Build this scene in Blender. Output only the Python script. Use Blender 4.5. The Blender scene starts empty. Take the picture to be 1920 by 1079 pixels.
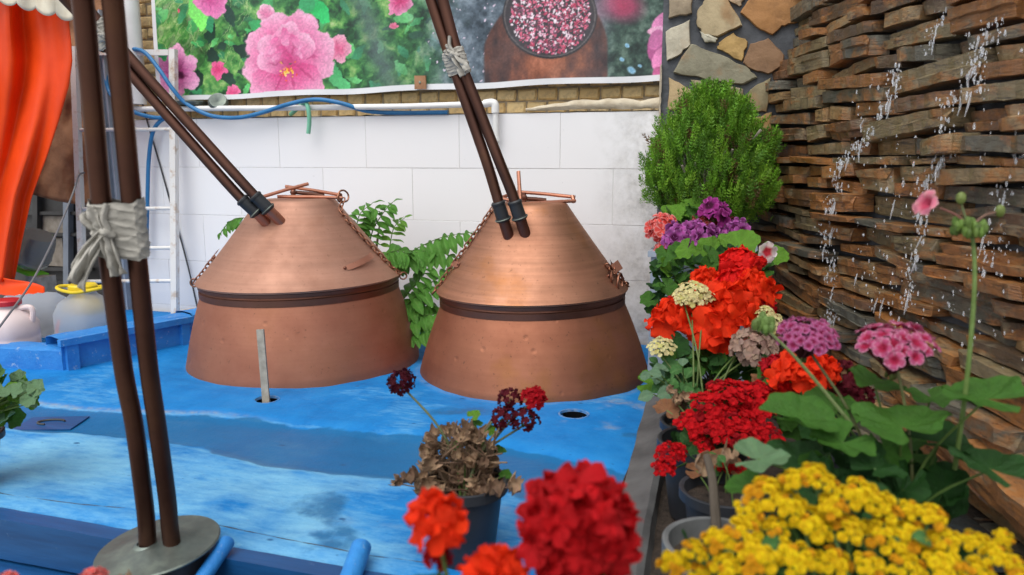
import bpy, math, random
import numpy as np
from mathutils import Vector, Matrix, noise as mnoise

# ------------------------------------------------------------------ camera, sky, sun, exposure
sc = bpy.context.scene
F = 1450.0
CAM = Vector((3.49, -4.163, 1.0)); YAW = math.radians(17); PIT = math.radians(9.5)
FH = Vector((-math.sin(YAW), math.cos(YAW), 0)); RT = Vector((math.cos(YAW), math.sin(YAW), 0)); UP = Vector((0, 0, 1))
FW = FH*math.cos(PIT) - UP*math.sin(PIT); CU = FH*math.sin(PIT) + UP*math.cos(PIT)
cd = bpy.data.cameras.new('camera'); cam = bpy.data.objects.new('camera', cd); sc.collection.objects.link(cam)
cam.location = CAM; cam.rotation_euler = (math.pi/2 - PIT, 0, YAW)
cd.sensor_width = 36; cd.lens = 36*F/1920; cd.clip_start = 0.05; cd.clip_end = 400
cd.dof.use_dof = True; cd.dof.focus_distance = 3.4; cd.dof.aperture_fstop = cd.lens*0.001/0.0085
sc.camera = cam
w = bpy.data.worlds.new('World'); sc.world = w; w.use_nodes = True
SUN_EL, SUN_AZ = math.radians(60), math.radians(192)        # compass azimuth, from +Y clockwise
nt = w.node_tree; bg = nt.nodes['Background']; sky = nt.nodes.new('ShaderNodeTexSky'); sky.sky_type = 'NISHITA'
sky.sun_disc = False; sky.sun_elevation = SUN_EL; sky.sun_rotation = SUN_AZ; sky.dust_density = 2; sky.air_density = 1.0
hs = nt.nodes.new('ShaderNodeHueSaturation'); hs.inputs['Saturation'].default_value = 0.22
nt.links.new(sky.outputs[0], hs.inputs['Color']); nt.links.new(hs.outputs[0], bg.inputs['Color']); bg.inputs['Strength'].default_value = 0.14
sl = bpy.data.lights.new('sun', 'SUN'); sl.energy = 1.3; sl.angle = math.radians(55); sl.color = (1, .97, .92)
so = bpy.data.objects.new('sun', sl); sc.collection.objects.link(so)
sdir = Vector((math.sin(SUN_AZ)*math.cos(SUN_EL), math.cos(SUN_AZ)*math.cos(SUN_EL), math.sin(SUN_EL)))
so.rotation_euler = sdir.to_track_quat('Z', 'Y').to_euler(); so.location = (0, -6, 8)
vs = sc.view_settings; vs.view_transform = 'Standard'; vs.look = 'None'; vs.gamma = 1; vs.use_curve_mapping = False; vs.exposure = 0.62

# ------------------------------------------------------------------ helpers
rnd = random.Random(7)
def ray(px, py): return FW + RT*((px-960)/F) + CU*((539.5-py)/F)
def hz(px, py, z): d = ray(px, py); return CAM + d*((z-CAM.z)/d.z)
def hy(px, py, y): d = ray(px, py); return CAM + d*((y-CAM.y)/d.y)
def hd(px, py, d): return CAM + ray(px, py)*d
def depth(p): return (Vector(p)-CAM).dot(FW)
COL = sc.collection

class MB:
    def __init__(s): s.v = []; s.f = []; s.c = []; s.cur = None
    def add(s, vs, fs, col=None):
        n = len(s.v); s.v += [tuple(v) for v in vs]; s.f += [tuple(i+n for i in f) for f in fs]
        col = col or s.cur
        if col is not None:
            if isinstance(col[0], (int, float)): s.c += [tuple(col)]*len(vs)
            else: s.c += [tuple(c) for c in col]
    def box(s, x0, x1, y0, y1, z0, z1, col=None, j=0, m=None):
        P = [Vector((x, y, z)) for z in (z0, z1) for y in (y0, y1) for x in (x0, x1)]
        if j: P = [p + Vector((rnd.uniform(-j, j), rnd.uniform(-j, j), rnd.uniform(-j, j))) for p in P]
        if m: P = [m @ p for p in P]
        s.add(P, [(0,2,3,1),(4,5,7,6),(0,1,5,4),(2,6,7,3),(0,4,6,2),(1,3,7,5)], col)
    def bar(s, a, b, wx, wz, upv=(0,0,1), col=None):
        a, b = Vector(a), Vector(b); d = (b-a); L = d.length; d.normalize()
        x = d.cross(Vector(upv)).normalized(); z = x.cross(d)
        m = Matrix((x, d, z)).transposed().to_4x4(); m.translation = a
        s.box(-wx/2, wx/2, 0, L, -wz/2, wz/2, col, 0, m)
    def tube(s, pts, r, n=10, col=None, cap=True, flat=1.0):
        pts = [Vector(p) for p in pts]; N = len(pts); R = r if isinstance(r, (list, tuple)) else [r]*N
        t0 = (pts[1]-pts[0]).normalized(); a = Vector((0,0,1)) if abs(t0.z) < .9 else Vector((1,0,0))
        x = t0.cross(a).normalized(); V = []; Fs = []
        for i, p in enumerate(pts):
            t = (pts[min(i+1, N-1)]-pts[max(i-1, 0)]).normalized()
            x = (x - t*x.dot(t)).normalized(); y = t.cross(x)
            for k in range(n):
                q = 2*math.pi*k/n; V.append(p + x*(R[i]*math.cos(q)) + y*(R[i]*flat*math.sin(q)))
        for i in range(N-1):
            for k in range(n):
                k2 = (k+1) % n; Fs.append((i*n+k, i*n+k2, (i+1)*n+k2, (i+1)*n+k))
        if cap: Fs.append(tuple(range(n))[::-1]); Fs.append(tuple((N-1)*n+k for k in range(n)))
        s.add(V, Fs, col)
    def lathe(s, prof, o=(0,0,0), n=64, xf=None, cap=True, col=None):
        o = Vector(o); V = []; Fs = []
        for r, z in prof:
            for k in range(n):
                q = 2*math.pi*k/n; p = o + Vector((r*math.cos(q), r*math.sin(q), z)); V.append(xf @ p if xf else p)
        for i in range(len(prof)-1):
            for k in range(n):
                k2 = (k+1) % n; Fs.append((i*n+k, i*n+k2, (i+1)*n+k2, (i+1)*n+k))
        if cap: Fs.append(tuple(range(n))[::-1]); Fs.append(tuple((len(prof)-1)*n+k for k in range(n)))
        s.add(V, Fs, col)
    def grid(s, fn, nu, nv, col=None, colfn=None):
        V = []; C = []
        for j in range(nv+1):
            for i in range(nu+1):
                V.append(fn(i/nu, j/nv))
                if colfn: C.append(colfn(i/nu, j/nv))
        s.add(V, [(j*(nu+1)+i, j*(nu+1)+i+1, (j+1)*(nu+1)+i+1, (j+1)*(nu+1)+i) for j in range(nv) for i in range(nu)], C if colfn else col)
    def sphere(s, c, r, nu=10, nv=7, sc_=(1,1,1), jit=0, col=None):
        c = Vector(c); V = [c + Vector((0,0,-r*sc_[2]))]; Fs = []
        for j in range(1, nv):
            b = math.pi*j/nv - math.pi/2
            for i in range(nu):
                a = 2*math.pi*i/nu; rr = r*(1+rnd.uniform(-jit, jit))
                V.append(c + Vector((rr*math.cos(b)*math.cos(a)*sc_[0], rr*math.cos(b)*math.sin(a)*sc_[1], rr*math.sin(b)*sc_[2])))
        V.append(c + Vector((0,0,r*sc_[2]))); T = len(V)-1
        for i in range(nu):
            i2 = (i+1) % nu; Fs.append((0, 1+i2, 1+i)); Fs.append((T, T-nu+i, T-nu+i2))
            for j in range(nv-2): Fs.append((1+j*nu+i, 1+j*nu+i2, 1+(j+1)*nu+i2, 1+(j+1)*nu+i))
        s.add(V, Fs, col)
    def mesh(s, name, mat, smooth=True, sharp=None):
        me = bpy.data.meshes.new(name); me.from_pydata(s.v, [], s.f); me.update()
        if s.c and len(s.c) == len(s.v):
            a = me.color_attributes.new('Col', 'FLOAT_COLOR', 'POINT')
            arr = np.ones((len(s.v), 4), np.float32); arr[:, :3] = np.array(s.c, np.float32)[:, :3]
            a.data.foreach_set('color', arr.ravel())
        if smooth: me.polygons.foreach_set('use_smooth', [True]*len(me.polygons))
        if smooth and sharp: me.set_sharp_from_angle(angle=math.radians(sharp))
        if mat: me.materials.append(mat)
        return me

def thing(name, loc, label, cat, group=None):
    o = bpy.data.objects.new(name, None); COL.objects.link(o); o.location = loc; o.empty_display_size = .05
    tag(o, label, cat, group); return o
def tag(o, label=None, cat=None, group=None, kind=None):
    if label: o['label'] = label
    if cat: o['category'] = cat
    if group: o['group'] = group
    if kind: o['kind'] = kind
    return o
def root_loc(p):
    return p.location if p.parent is None else Vector((0,0,0))
def link(name, me, parent=None, m=None):
    """mesh written in world space (or m = its world matrix); parents are never rotated"""
    o = bpy.data.objects.new(name, me); COL.objects.link(o)
    m = m or Matrix()
    if parent:
        o.parent = parent; acc = Vector((0,0,0)); q = parent
        while q: acc = acc + q.location; q = q.parent
        m = Matrix.Translation(-acc) @ m
    o.matrix_basis = m
    return o
def obj(name, mb, mat, parent=None, smooth=True, sharp=35, m=None):
    return link(name, mb.mesh(name, mat, smooth, sharp), parent, m)
def frame_m(pos, z, rot=0, s=1.0):
    z = Vector(z).normalized(); a = Vector((0,0,1)) if abs(z.z) < .95 else Vector((0,1,0))
    x = a.cross(z).normalized(); y = z.cross(x)
    m = Matrix((x, y, z)).transposed().to_4x4() @ Matrix.Rotation(rot, 4, 'Z')
    if not isinstance(s, (tuple, list)): s = (s, s, s)
    m = m @ Matrix.Diagonal((s[0], s[1], s[2], 1)); m.translation = Vector(pos); return m
def spline(pts, k=6):
    P = [Vector(p) for p in pts]; P = [P[0]*2-P[1]] + P + [P[-1]*2-P[-2]]; out = []
    for i in range(1, len(P)-2):
        for j in range(k):
            t = j/k; a, b, c, d = P[i-1], P[i], P[i+1], P[i+2]
            out.append(.5*((2*b) + (c-a)*t + (2*a-5*b+4*c-d)*t*t + (3*b-a-3*c+d)*t**3))
    out.append(P[-2]); return out
def vnoise(x, y, seed=0):
    xi = np.floor(x).astype(np.int64); yi = np.floor(y).astype(np.int64); fx = x-xi; fy = y-yi
    fx = fx*fx*(3-2*fx); fy = fy*fy*(3-2*fy)
    def h(a, b):
        n = (a*374761393 + b*668265263 + seed*974711) & 0x7fffffff; n = ((n ^ (n >> 13))*1274126177) & 0x7fffffff
        return ((n ^ (n >> 16)) & 0xffff)/65535.
    return (h(xi, yi)*(1-fx)+h(xi+1, yi)*fx)*(1-fy) + (h(xi, yi+1)*(1-fx)+h(xi+1, yi+1)*fx)*fy
def fbm(x, y, o=4, seed=0):
    r = 0; a = .5; t = 0
    for k in range(o): r = r + a*vnoise(x, y, seed+k*17); t += a; a *= .5; x = x*2.03+3.1; y = y*2.03+1.7
    return r/t
def sm(a, b, x): t = np.clip((x-a)/(b-a), 0, 1); return t*t*(3-2*t)
def lin(c):
    c = np.asarray(c, float)/255.; return tuple(np.where(c <= .04045, c/12.92, ((c+.055)/1.055)**2.4))

# ------------------------------------------------------------------ materials
class NM:
    def __init__(s, name, rough=.6, metal=0., spec=.5):
        s.m = bpy.data.materials.new(name); s.m.use_nodes = True; s.t = s.m.node_tree; s.b = s.t.nodes['Principled BSDF']
        s.set('Roughness', rough); s.set('Metallic', metal); s.set('Specular IOR Level', spec)
        s.co = s.n('ShaderNodeTexCoord').outputs['Object']
    def n(s, k, **kw):
        o = s.t.nodes.new(k)
        for a, b in kw.items(): setattr(o, a, b)
        return o
    def set(s, k, v):
        if k not in s.b.inputs: return
        if hasattr(v, 'is_linked'): s.t.links.new(v, s.b.inputs[k])
        elif isinstance(v, (tuple, list)): s.b.inputs[k].default_value = (*v[:3], 1)
        else: s.b.inputs[k].default_value = v
    def L(s, a, b): s.t.links.new(a, b)
    def mapv(s, scale=(1,1,1), src=None, rot=(0,0,0)):
        m = s.n('ShaderNodeMapping'); m.inputs['Scale'].default_value = scale; m.inputs['Rotation'].default_value = rot; s.L(src or s.co, m.inputs[0]); return m.outputs[0]
    def noise(s, scale, detail=5, rough=.55, vec=None, dist=0):
        n = s.n('ShaderNodeTexNoise'); n.inputs['Scale'].default_value = scale; n.inputs['Detail'].default_value = detail
        n.inputs['Roughness'].default_value = rough; n.inputs['Distortion'].default_value = dist; s.L(vec or s.co, n.inputs['Vector']); return n.outputs['Fac']
    def vor(s, scale, vec=None, feat='F1', out='Distance'):
        n = s.n('ShaderNodeTexVoronoi', feature=feat); n.inputs['Scale'].default_value = scale; s.L(vec or s.co, n.inputs['Vector']); return n.outputs[out]
    def ramp(s, fac, stops, interp='LINEAR'):
        r = s.n('ShaderNodeValToRGB'); r.color_ramp.interpolation = interp; e = r.color_ramp.elements
        while len(e) < len(stops): e.new(.5)
        for k, (p, c) in enumerate(stops):
            e[k].position = p; e[k].color = (*c[:3], 1) if isinstance(c, (tuple, list)) else (c, c, c, 1)
        s.L(fac, r.inputs[0]); return r.outputs[0]
    def mix(s, fac, a, b, mode='MIX'):
        x = s.n('ShaderNodeMix', data_type='RGBA', blend_type=mode)
        for k, v in ((0, fac), (6, a), (7, b)):
            if hasattr(v, 'is_linked'): s.L(v, x.inputs[k])
            elif isinstance(v, (tuple, list)): x.inputs[k].default_value = (*v[:3], 1)
            else: x.inputs[k].default_value = v if k == 0 else (v, v, v, 1)
        return x.outputs[2]
    def math(s, op, a, b=0., c=None):
        x = s.n('ShaderNodeMath', operation=op)
        for k, v in enumerate((a, b, c)):
            if v is None: continue
            if hasattr(v, 'is_linked'): s.L(v, x.inputs[k])
            else: x.inputs[k].default_value = v
        return x.outputs[0]
    def attr(s, name='Col', out='Color'):
        a = s.n('ShaderNodeAttribute', attribute_name=name); return a.outputs[out]
    def bump(s, h, strength=.3, dist=.01, prev=None):
        b = s.n('ShaderNodeBump'); b.inputs['Strength'].default_value = strength; b.inputs['Distance'].default_value = dist
        s.L(h, b.inputs['Height'])
        if prev: s.L(prev, b.inputs['Normal'])
        s.set('Normal', b.outputs[0]); return b.outputs[0]
    def orand(s): return s.n('ShaderNodeObjectInfo').outputs['Random']
def simple(name, c1, c2=None, rough=.6, scale=12, metal=0., bump=.15, bscale=60, bd=.004, spec=.4):
    m = NM(name, rough, metal, spec); c2 = c2 or tuple(x*.72 for x in c1)
    m.set('Base Color', m.ramp(m.noise(scale, 6), [(.32, c2), (.68, c1)]))
    if bump: m.bump(m.noise(bscale, 4), bump, bd)
    return m.m
MAT = {}
def copper(name, hi, lo, rust, rough, brush, dents, tarn):
    m = NM(name, rough, 1.0)
    big = m.noise(3.2, 5, .6); streak = m.noise(1, 4, .6, m.mapv((1.5, 1.5, 60)))
    c = m.ramp(big, [(.3, lo), (.55, hi), (.75, rust)])
    c = m.mix(m.ramp(streak, [(.35, 0.), (.7, brush)]), c, tuple(x*.62 for x in hi))
    sp = m.noise(55, 3, .7); c = m.mix(m.ramp(sp, [(.62, 0.), (.75, tarn)]), c, (.10, .06, .045))
    m.set('Base Color', c)
    m.set('Roughness', m.ramp(m.noise(7, 5, .65), [(.3, rough-.07), (.7, rough+.1)]))
    b = m.bump(streak, .10 if brush else .03, .002)
    if dents:
        v = m.vor(8.5); b = m.bump(m.ramp(v, [(0., 0.), (.12, 1.)]), .35, .006, b)
    m.bump(m.noise(26, 4, .6), .10, .004, b)
    return m.m
MAT['copper_lid'] = copper('copper_lid', (.51, .295, .215), (.465, .26, .185), (.47, .255, .172), .70, .35, False, .35)
MAT['copper_body'] = copper('copper_body', (.43, .195, .125), (.385, .165, .108), (.40, .18, .105), .66, .18, True, .6)
MAT['copper_lid_old'] = copper('copper_lid_old', (.48, .245, .155), (.42, .205, .13), (.44, .19, .075), .60, .65, False, .6)
MAT['copper_body_old'] = copper('copper_body_old', (.40, .17, .10), (.335, .135, .082), (.38, .165, .062), .62, .25, True, .75)
MAT['copper_dark'] = copper('copper_dark', (.22, .10, .07), (.17, .078, .055), (.2, .095, .06), .5, .1, False, .8)
MAT['copper_pipe'] = copper('copper_pipe', (.135, .066, .048), (.10, .05, .038), (.17, .085, .05), .45, .0, False, .7)
MAT['copper_rod'] = copper('copper_rod', (.52, .24, .16), (.42, .19, .125), (.46, .2, .12), .45, .0, False, .8)
MAT['rubber'] = simple('rubber', (.03, .032, .035), None, .45)
MAT['hole_dark'] = simple('hole_dark', (.006, .006, .007), None, .95, spec=.05)  # near-black, for soot and for the shade of a deep hole
MAT['pot_black'] = simple('pot_black', (.032, .035, .042), (.02, .022, .026), .42, 6)
MAT['pot_grey'] = simple('pot_grey', (.16, .165, .165), (.08, .085, .085), .5, 9)
MAT['soil'] = simple('soil', (.06, .042, .03), (.025, .018, .013), .9, 40, bump=.8, bscale=90, bd=.01)
MAT['white_paint'] = simple('white_paint', (.74, .73, .70), (.62, .6, .56), .5, 18)
m = NM('rusty_white', .55); r = m.noise(11, 7, .7)
m.set('Base Color', m.ramp(r, [(.53, (.72, .71, .68)), (.66, (.50, .38, .28)), (.74, (.22, .10, .05))])); m.bump(r, .2, .003); MAT['rusty_white'] = m.m
MAT['pvc'] = simple('pvc', (.80, .80, .79), (.70, .70, .68), .35, 6, bump=.05)
MAT['hose_blue'] = simple('hose_blue', (.03, .19, .42), (.02, .14, .33), .4, 20, bump=.05)
MAT['hose_green'] = simple('hose_green', (.20, .52, .36), (.14, .42, .28), .45, 20)
MAT['cable'] = simple('cable', (.05, .05, .055), None, .5)
MAT['cable_grey'] = simple('cable_grey', (.16, .16, .17), None, .5)
MAT['cane'] = simple('cane', (.55, .40, .22), (.4, .27, .13), .6, 30)
MAT['steel_blue'] = simple('steel_blue', (.33, .38, .45), (.26, .30, .36), .45, 8)
MAT['orange_cloth'] = simple('orange_cloth', (.78, .062, .004), (.66, .045, .003), .5, 5, bump=.1, bscale=25, spec=.25)
MAT['cream_canvas'] = simple('cream_canvas', (.72, .66, .52), (.60, .53, .40), .8, 14)
MAT['brown_tarp'] = simple('brown_tarp', (.40, .21, .11), (.26, .125, .06), .75, 6, bump=.5, bscale=9, bd=.03)
MAT['dark_metal'] = simple('dark_metal', (.075, .075, .075), (.04, .04, .04), .55, 5)
MAT['wood_grey'] = simple('wood_grey', (.36, .32, .27), (.22, .19, .15), .8, 20)
MAT['stake'] = simple('stake', (.40, .37, .31), (.25, .23, .19), .85, 30, bump=.4, bscale=80)
MAT['yellow_plastic'] = simple('yellow_plastic', (.85, .62, .02), None, .35, bump=0)
MAT['red_plastic'] = simple('red_plastic', (.50, .02, .03), None, .4, bump=0)
MAT['green_plastic'] = simple('green_plastic', (.18, .60, .02), None, .4, bump=0)
MAT['pink_plastic'] = simple('pink_plastic', (.75, .12, .28), None, .4, bump=0)
MAT['milk_plastic'] = simple('milk_plastic', (.74, .62, .60), (.64, .50, .48), .35, 4, bump=.05)
MAT['chain'] = copper('chain', (.34, .16, .10), (.22, .10, .07), (.36, .17, .09), .45, 0., False, .9)
MAT['tin'] = None
m = NM('tin_lid', .5, .75); n1 = m.noise(7, 6, .65)
m.set('Base Color', m.ramp(n1, [(.3, (.10, .125, .115)), (.5, (.17, .20, .18)), (.72, (.30, .35, .28))])); m.bump(m.noise(20, 5), .3, .004)
m.set('Roughness', m.ramp(n1, [(.3, .38), (.7, .62)])); MAT['tin'] = m.m
m = NM('clear_plastic', .3); m.set('Base Color', (.72, .70, .67)); m.set('Transmission Weight', .68); m.set('IOR', 1.12); m.bump(m.noise(14, 3), .25, .01); MAT['clear'] = m.m
m = NM('smoky_plastic', .2); m.set('Base Color', (.45, .45, .43)); m.set('Transmission Weight', .7); m.set('IOR', 1.12); m.bump(m.noise(14, 3), .25, .01); MAT['smoky'] = m.m
# cloth for the ties
m = NM('rag', .9); m.set('Base Color', m.ramp(m.noise(18, 6), [(.3, (.30, .285, .25)), (.7, (.46, .44, .39))])); m.bump(m.noise(160, 3), .4, .003); MAT['rag'] = m.m
# glazed wall tile
m = NM('wall_tile', .32); rv = m.orand(); g = m.noise(6, 7, .7); sx = m.n('ShaderNodeSeparateXYZ')
geo = m.n('ShaderNodeNewGeometry').outputs['Position']; m.L(geo, sx.inputs[0])
gw = m.noise(5, 8, .7, geo); gsp = m.noise(42, 4, .75, geo)
base = m.ramp(rv, [(0., (.775, .775, .79)), (.5, (.81, .81, .82)), (1., (.79, .785, .795))])
base = m.mix(m.ramp(gsp, [(.69, 0.), (.76, .55)]), base, (.22, .21, .20))
edge = m.math('MULTIPLY', m.ramp(sx.outputs[0], [(0., 0.), (1., 1.)]), 1.)
mr = m.n('ShaderNodeMapRange'); mr.inputs[1].default_value = 2.66; mr.inputs[2].default_value = 3.05; m.L(sx.outputs[0], mr.inputs[0])
stain = m.math('MULTIPLY', mr.outputs[0], m.ramp(gw, [(.40, 0.), (.62, 1.)]))
base = m.mix(stain, base, m.ramp(gsp, [(.3, (.20, .19, .18)), (.65, (.52, .50, .46))]))
m.set('Base Color', base); m.set('Roughness', m.ramp(gw, [(.3, .28), (.7, .5)])); m.bump(m.noise(4, 3, .5, geo), .08, .01); MAT['tile'] = m.m
MAT['grout'] = simple('grout', (.70, .69, .68), (.55, .54, .52), .9, 20)
# yellow brick
m = NM('yellow_brick', .85); n1 = m.noise(22, 6, .65)
base = m.ramp(m.orand(), [(0., (.62, .43, .19)), (.4, (.74, .57, .30)), (.7, (.66, .48, .23)), (1., (.78, .64, .40))])
m.set('Base Color', m.mix(m.ramp(n1, [(.5, 0.), (.72, .7)]), base, (.25, .19, .13))); m.bump(m.noise(60, 4), .5, .006); MAT['brick'] = m.m
MAT['mortar_tan'] = simple('mortar_tan', (.42, .35, .25), (.22, .18, .13), .95, 25, bump=.6)
MAT['mortar_dark'] = simple('mortar_dark', (.115, .122, .135), (.055, .06, .068), .75, 9, bump=.5, bscale=30, bd=.012)
MAT['cement'] = simple('cement', (.12, .12, .118), (.06, .06, .06), .6, 7, bump=.35, bscale=25, bd=.01)
MAT['plaster_tan'] = simple('plaster_tan', (.62, .55, .42), (.45, .38, .27), .9, 16, bump=.5, bscale=30, bd=.01)
MAT['paving'] = simple('paving', (.30, .285, .26), (.2, .19, .175), .8, 3, bump=.3, bscale=20, bd=.01)
# ledger slate and flagstone
def stone(name, stops, rough, coat, sc_=1.0, hi=(.5, .3), str_=True):
    m = NM(name, rough); rv = m.orand(); base = m.ramp(rv, stops, 'CONSTANT')
    cx = m.n('ShaderNodeCombineXYZ'); k = m.math('MULTIPLY', rv, 90.); m.L(k, cx.inputs[0]); m.L(k, cx.inputs[1]); m.L(m.math('MULTIPLY', rv, 37.), cx.inputs[2])
    va = m.n('ShaderNodeVectorMath', operation='ADD'); m.L(m.co, va.inputs[0]); m.L(cx.outputs[0], va.inputs[1]); vo = va.outputs[0]
    n1 = m.noise(1.0, 8, .7, m.mapv((9, 9, 55), vo), .8); n2 = m.noise(5.5, 6, .65, m.mapv((1, 1, 1.8), vo), .4); n3 = m.noise(8.0, 7, .7, m.mapv((1, 1, 2.2), vo)); n4 = m.noise(40, 6, .75, vo)
    c = m.mix(m.ramp(n2, [(.50, 0.), (.60, .85)]), base, m.ramp(n3, [(.35, (.36, .13, .035)), (.65, (.46, .22, .065))]))
    c = m.mix(m.ramp(n3, [(.53, 0.), (.62, .7)]), c, m.ramp(n2, [(.3, (.15, .135, .10)), (.6, (.36, .28, .16))]))
    c = m.mix(m.ramp(n1, [(.34, .88), (.47, 0.)]), c, (.05, .040, .03))
    c = m.mix(m.ramp(n4, [(.36, .5), (.5, 0.)]), c, (.06, .045, .03))
    m.set('Base Color', c); m.set('Roughness', m.ramp(n3, [(.3, rough-.16), (.7, rough+.2)]))
    b = m.bump(n1, 1., .014); m.bump(n4, .6, .006, b)
    if coat: m.set('Coat Weight', coat); m.set('Coat Roughness', .18)
    return m.m
MAT['slate'] = stone('slate', [(0., (.34, .14, .038)), (.15, (.125, .118, .085)), (.26, (.27, .20, .10)), (.38, (.17, .08, .035)), (.5, (.38, .235, .10)),
                               (.62, (.135, .13, .10)), (.70, (.30, .125, .038)), (.82, (.24, .185, .095)), (.92, (.11, .07, .04))], .36, .45)
MAT['flag_buff'] = stone('flag_buff', [(0., (.50, .40, .24)), (.5, (.44, .36, .22))], .75, 0, str_=False)
# --- blue lime paint: wear masks live in the vertex colours (R wet stain, G worn pale, B grime)
m = NM('blue_paint', .62, 0, .16); ac = m.n('ShaderNodeSeparateColor'); m.L(m.attr(), ac.inputs[0])
n1 = m.noise(5, 8, .68); n2 = m.noise(26, 6, .7); n3 = m.noise(75, 3, .6, m.mapv((.5, 1.6, 1), rot=(0, 0, .3)))
c = m.ramp(n1, [(.3, (.006, .14, .41)), (.5, (.010, .185, .50)), (.7, (.022, .225, .55))])
worn = m.ramp(m.math('ADD', ac.outputs[1], m.math('MULTIPLY', m.math('SUBTRACT', m.noise(22, 9, .78, m.mapv((.5, 1.6, 1))), .5), 1.5)), [(.22, 0.), (1.0, .95)]); c = m.mix(worn, c, (.19, .46, .66))
c = m.mix(m.math('MULTIPLY', ac.outputs[2], m.ramp(n2, [(.4, .2), (.65, 1.)])), c, (.34, .32, .28))
wet = m.ramp(m.math('ADD', ac.outputs[0], m.math('MULTIPLY', m.math('SUBTRACT', n2, .5), .5)), [(.30, 0.), (.52, 1.)]); c = m.mix(m.math('MULTIPLY', wet, .8), c, (.008, .11, .26))
c = m.mix(m.ramp(n3, [(.68, 0.), (.74, .75)]), c, (.012, .06, .16))
sp1 = m.vor(11, m.mapv((.6, 1, 1))); sp2 = m.noise(4, 3); spk = m.math('MULTIPLY', m.ramp(sp1, [(.06, 1.), (.10, 0.)]), m.ramp(sp2, [(.45, 0.), (.55, .8)])); c = m.mix(spk, c, (.012, .075, .19))
chip = m.noise(38, 4, .8); c = m.mix(m.ramp(chip, [(.70, 0.), (.74, .6)]), c, (.30, .42, .48))
m.set('Base Color', c); m.set('Roughness', m.mix(wet, m.ramp(n2, [(.3, .5), (.7, .75)]), .34))
b = m.bump(n1, .25, .02); m.bump(n2, .35, .006, b); MAT['blue'] = m.m
m = NM('blue_wood', .45); n1 = m.noise(1, 6, .65, m.mapv((3, 30, 30))); n2 = m.noise(18, 6, .7)
c = m.ramp(n1, [(.3, (.004, .05, .16)), (.7, (.008, .085, .25))]); m.set('Base Color', m.mix(m.ramp(n2, [(.66, 0.), (.74, .6)]), c, (.25, .38, .5))); m.bump(n1, .4, .004); MAT['blue_wood'] = m.m
m = NM('blue_rim', .55); n1 = m.noise(7, 7, .68); n2 = m.noise(30, 5, .7)
c = m.ramp(n1, [(.3, (.012, .15, .48)), (.7, (.03, .25, .62))]); m.set('Base Color', m.mix(m.ramp(n2, [(.6, 0.), (.72, .7)]), c, (.45, .52, .55))); m.bump(n1, .5, .02); MAT['blue_rim'] = m.m
# vertex-coloured living things
def vcol(name, rough, transl, hue=.03):
    m = NM(name, rough, 0, .18 if name == 'petal' else .35); a = m.attr(); n = m.noise(40, 4)
    c = m.mix(m.ramp(n, [(.3, .0), (.7, .22)]), a, m.mix(1., a, (.55, .55, .5), 'MULTIPLY')); m.set('Base Color', c); m.bump(m.noise(9 if name == 'leaf' else 30, 5, .65), .5, .03 if name == 'leaf' else .01)
    tr = m.n('ShaderNodeBsdfTranslucent'); m.L(c, tr.inputs[0]); ms = m.n('ShaderNodeMixShader'); ms.inputs[0].default_value = transl
    m.L(m.b.outputs[0], ms.inputs[1]); m.L(tr.outputs[0], ms.inputs[2]); m.L(ms.outputs[0], m.t.nodes['Material Output'].inputs[0]); return m.m
MAT['leaf'] = vcol('leaf', .45, .28); MAT['petal'] = vcol('petal', .55, .30); MAT['needle'] = vcol('needle', .55, .25); MAT['dry'] = vcol('dry', .8, .15)
m = NM('banner_print', .33, 0, .4); m.set('Base Color', m.attr()); m.bump(m.noise(5, 3), .15, .03); MAT['banner'] = m.m
m = NM('water', .03); m.set('Base Color', (.93, .96, 1)); m.set('Transmission Weight', .75); m.set('IOR', 1.33); MAT['water'] = m.m
m = NM('pool', .06); m.set('Base Color', (.03, .035, .035)); m.bump(m.noise(40, 4), .5, .01); MAT['pool'] = m.m
# ================================================================== SETTING
mb = MB(); mb.grid(lambda u, v: (-60+120*u, -60+120*v, -.72), 8, 8); tag(obj('ground', mb, MAT['paving']), kind='structure')

# ---- white tiled wall, brick course above it
WL = -.36; WR = 3.035
wall = thing('tiled_wall', (1.4, .1, -.7), 'white tiled courtyard wall below the printed rose banner', 'wall')
mb = MB(); mb.box(WL, WR, -.0035, .22, -.7, 1.238); obj('backing', mb, MAT['grout'], wall, False)
def tile_mesh(wd, ht):
    b = MB(); bv = .0015; V = [(-wd/2, .004, -ht/2), (wd/2, .004, -ht/2), (wd/2, .004, ht/2), (-wd/2, .004, ht/2)]
    V2 = [(-wd/2, -.003, -ht/2), (wd/2, -.003, -ht/2), (wd/2, -.003, ht/2), (-wd/2, -.003, ht/2)]
    V3 = [(x*(1-2*bv/wd), -.006, z*(1-2*bv/ht)) for x, _, z in V]
    b.add(V+V2+V3, [(i, (i+1) % 4, 4+(i+1) % 4, 4+i) for i in range(4)] + [(4+i, 4+(i+1) % 4, 8+(i+1) % 4, 8+i) for i in range(4)] + [(8, 9, 10, 11)])
    return b.mesh('tile', MAT['tile'], False)
tcache = {}
for k in range(6):
    z1 = 1.243-.3*k; x = .738-.585*3 + (0 if k % 2 == 0 else .2925)
    while x < WR:
        a, b_ = max(x, WL), min(x+.585, WR)
        if b_-a > .03:
            key = round(b_-a, 2)
            if key not in tcache: tcache[key] = tile_mesh(b_-a-.0018, .2982)
            link('tile', tcache[key], wall, Matrix.Translation(((a+b_)/2, rnd.uniform(-.0008, .0008), z1-.15)) @ Matrix.Rotation(rnd.uniform(-.002, .002), 4, 'Z'))
        x += .585
bw = thing('brick_wall', (1.4, .16, 1.238), 'rough yellow brick wall showing beneath and left of the banner', 'wall')
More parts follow.
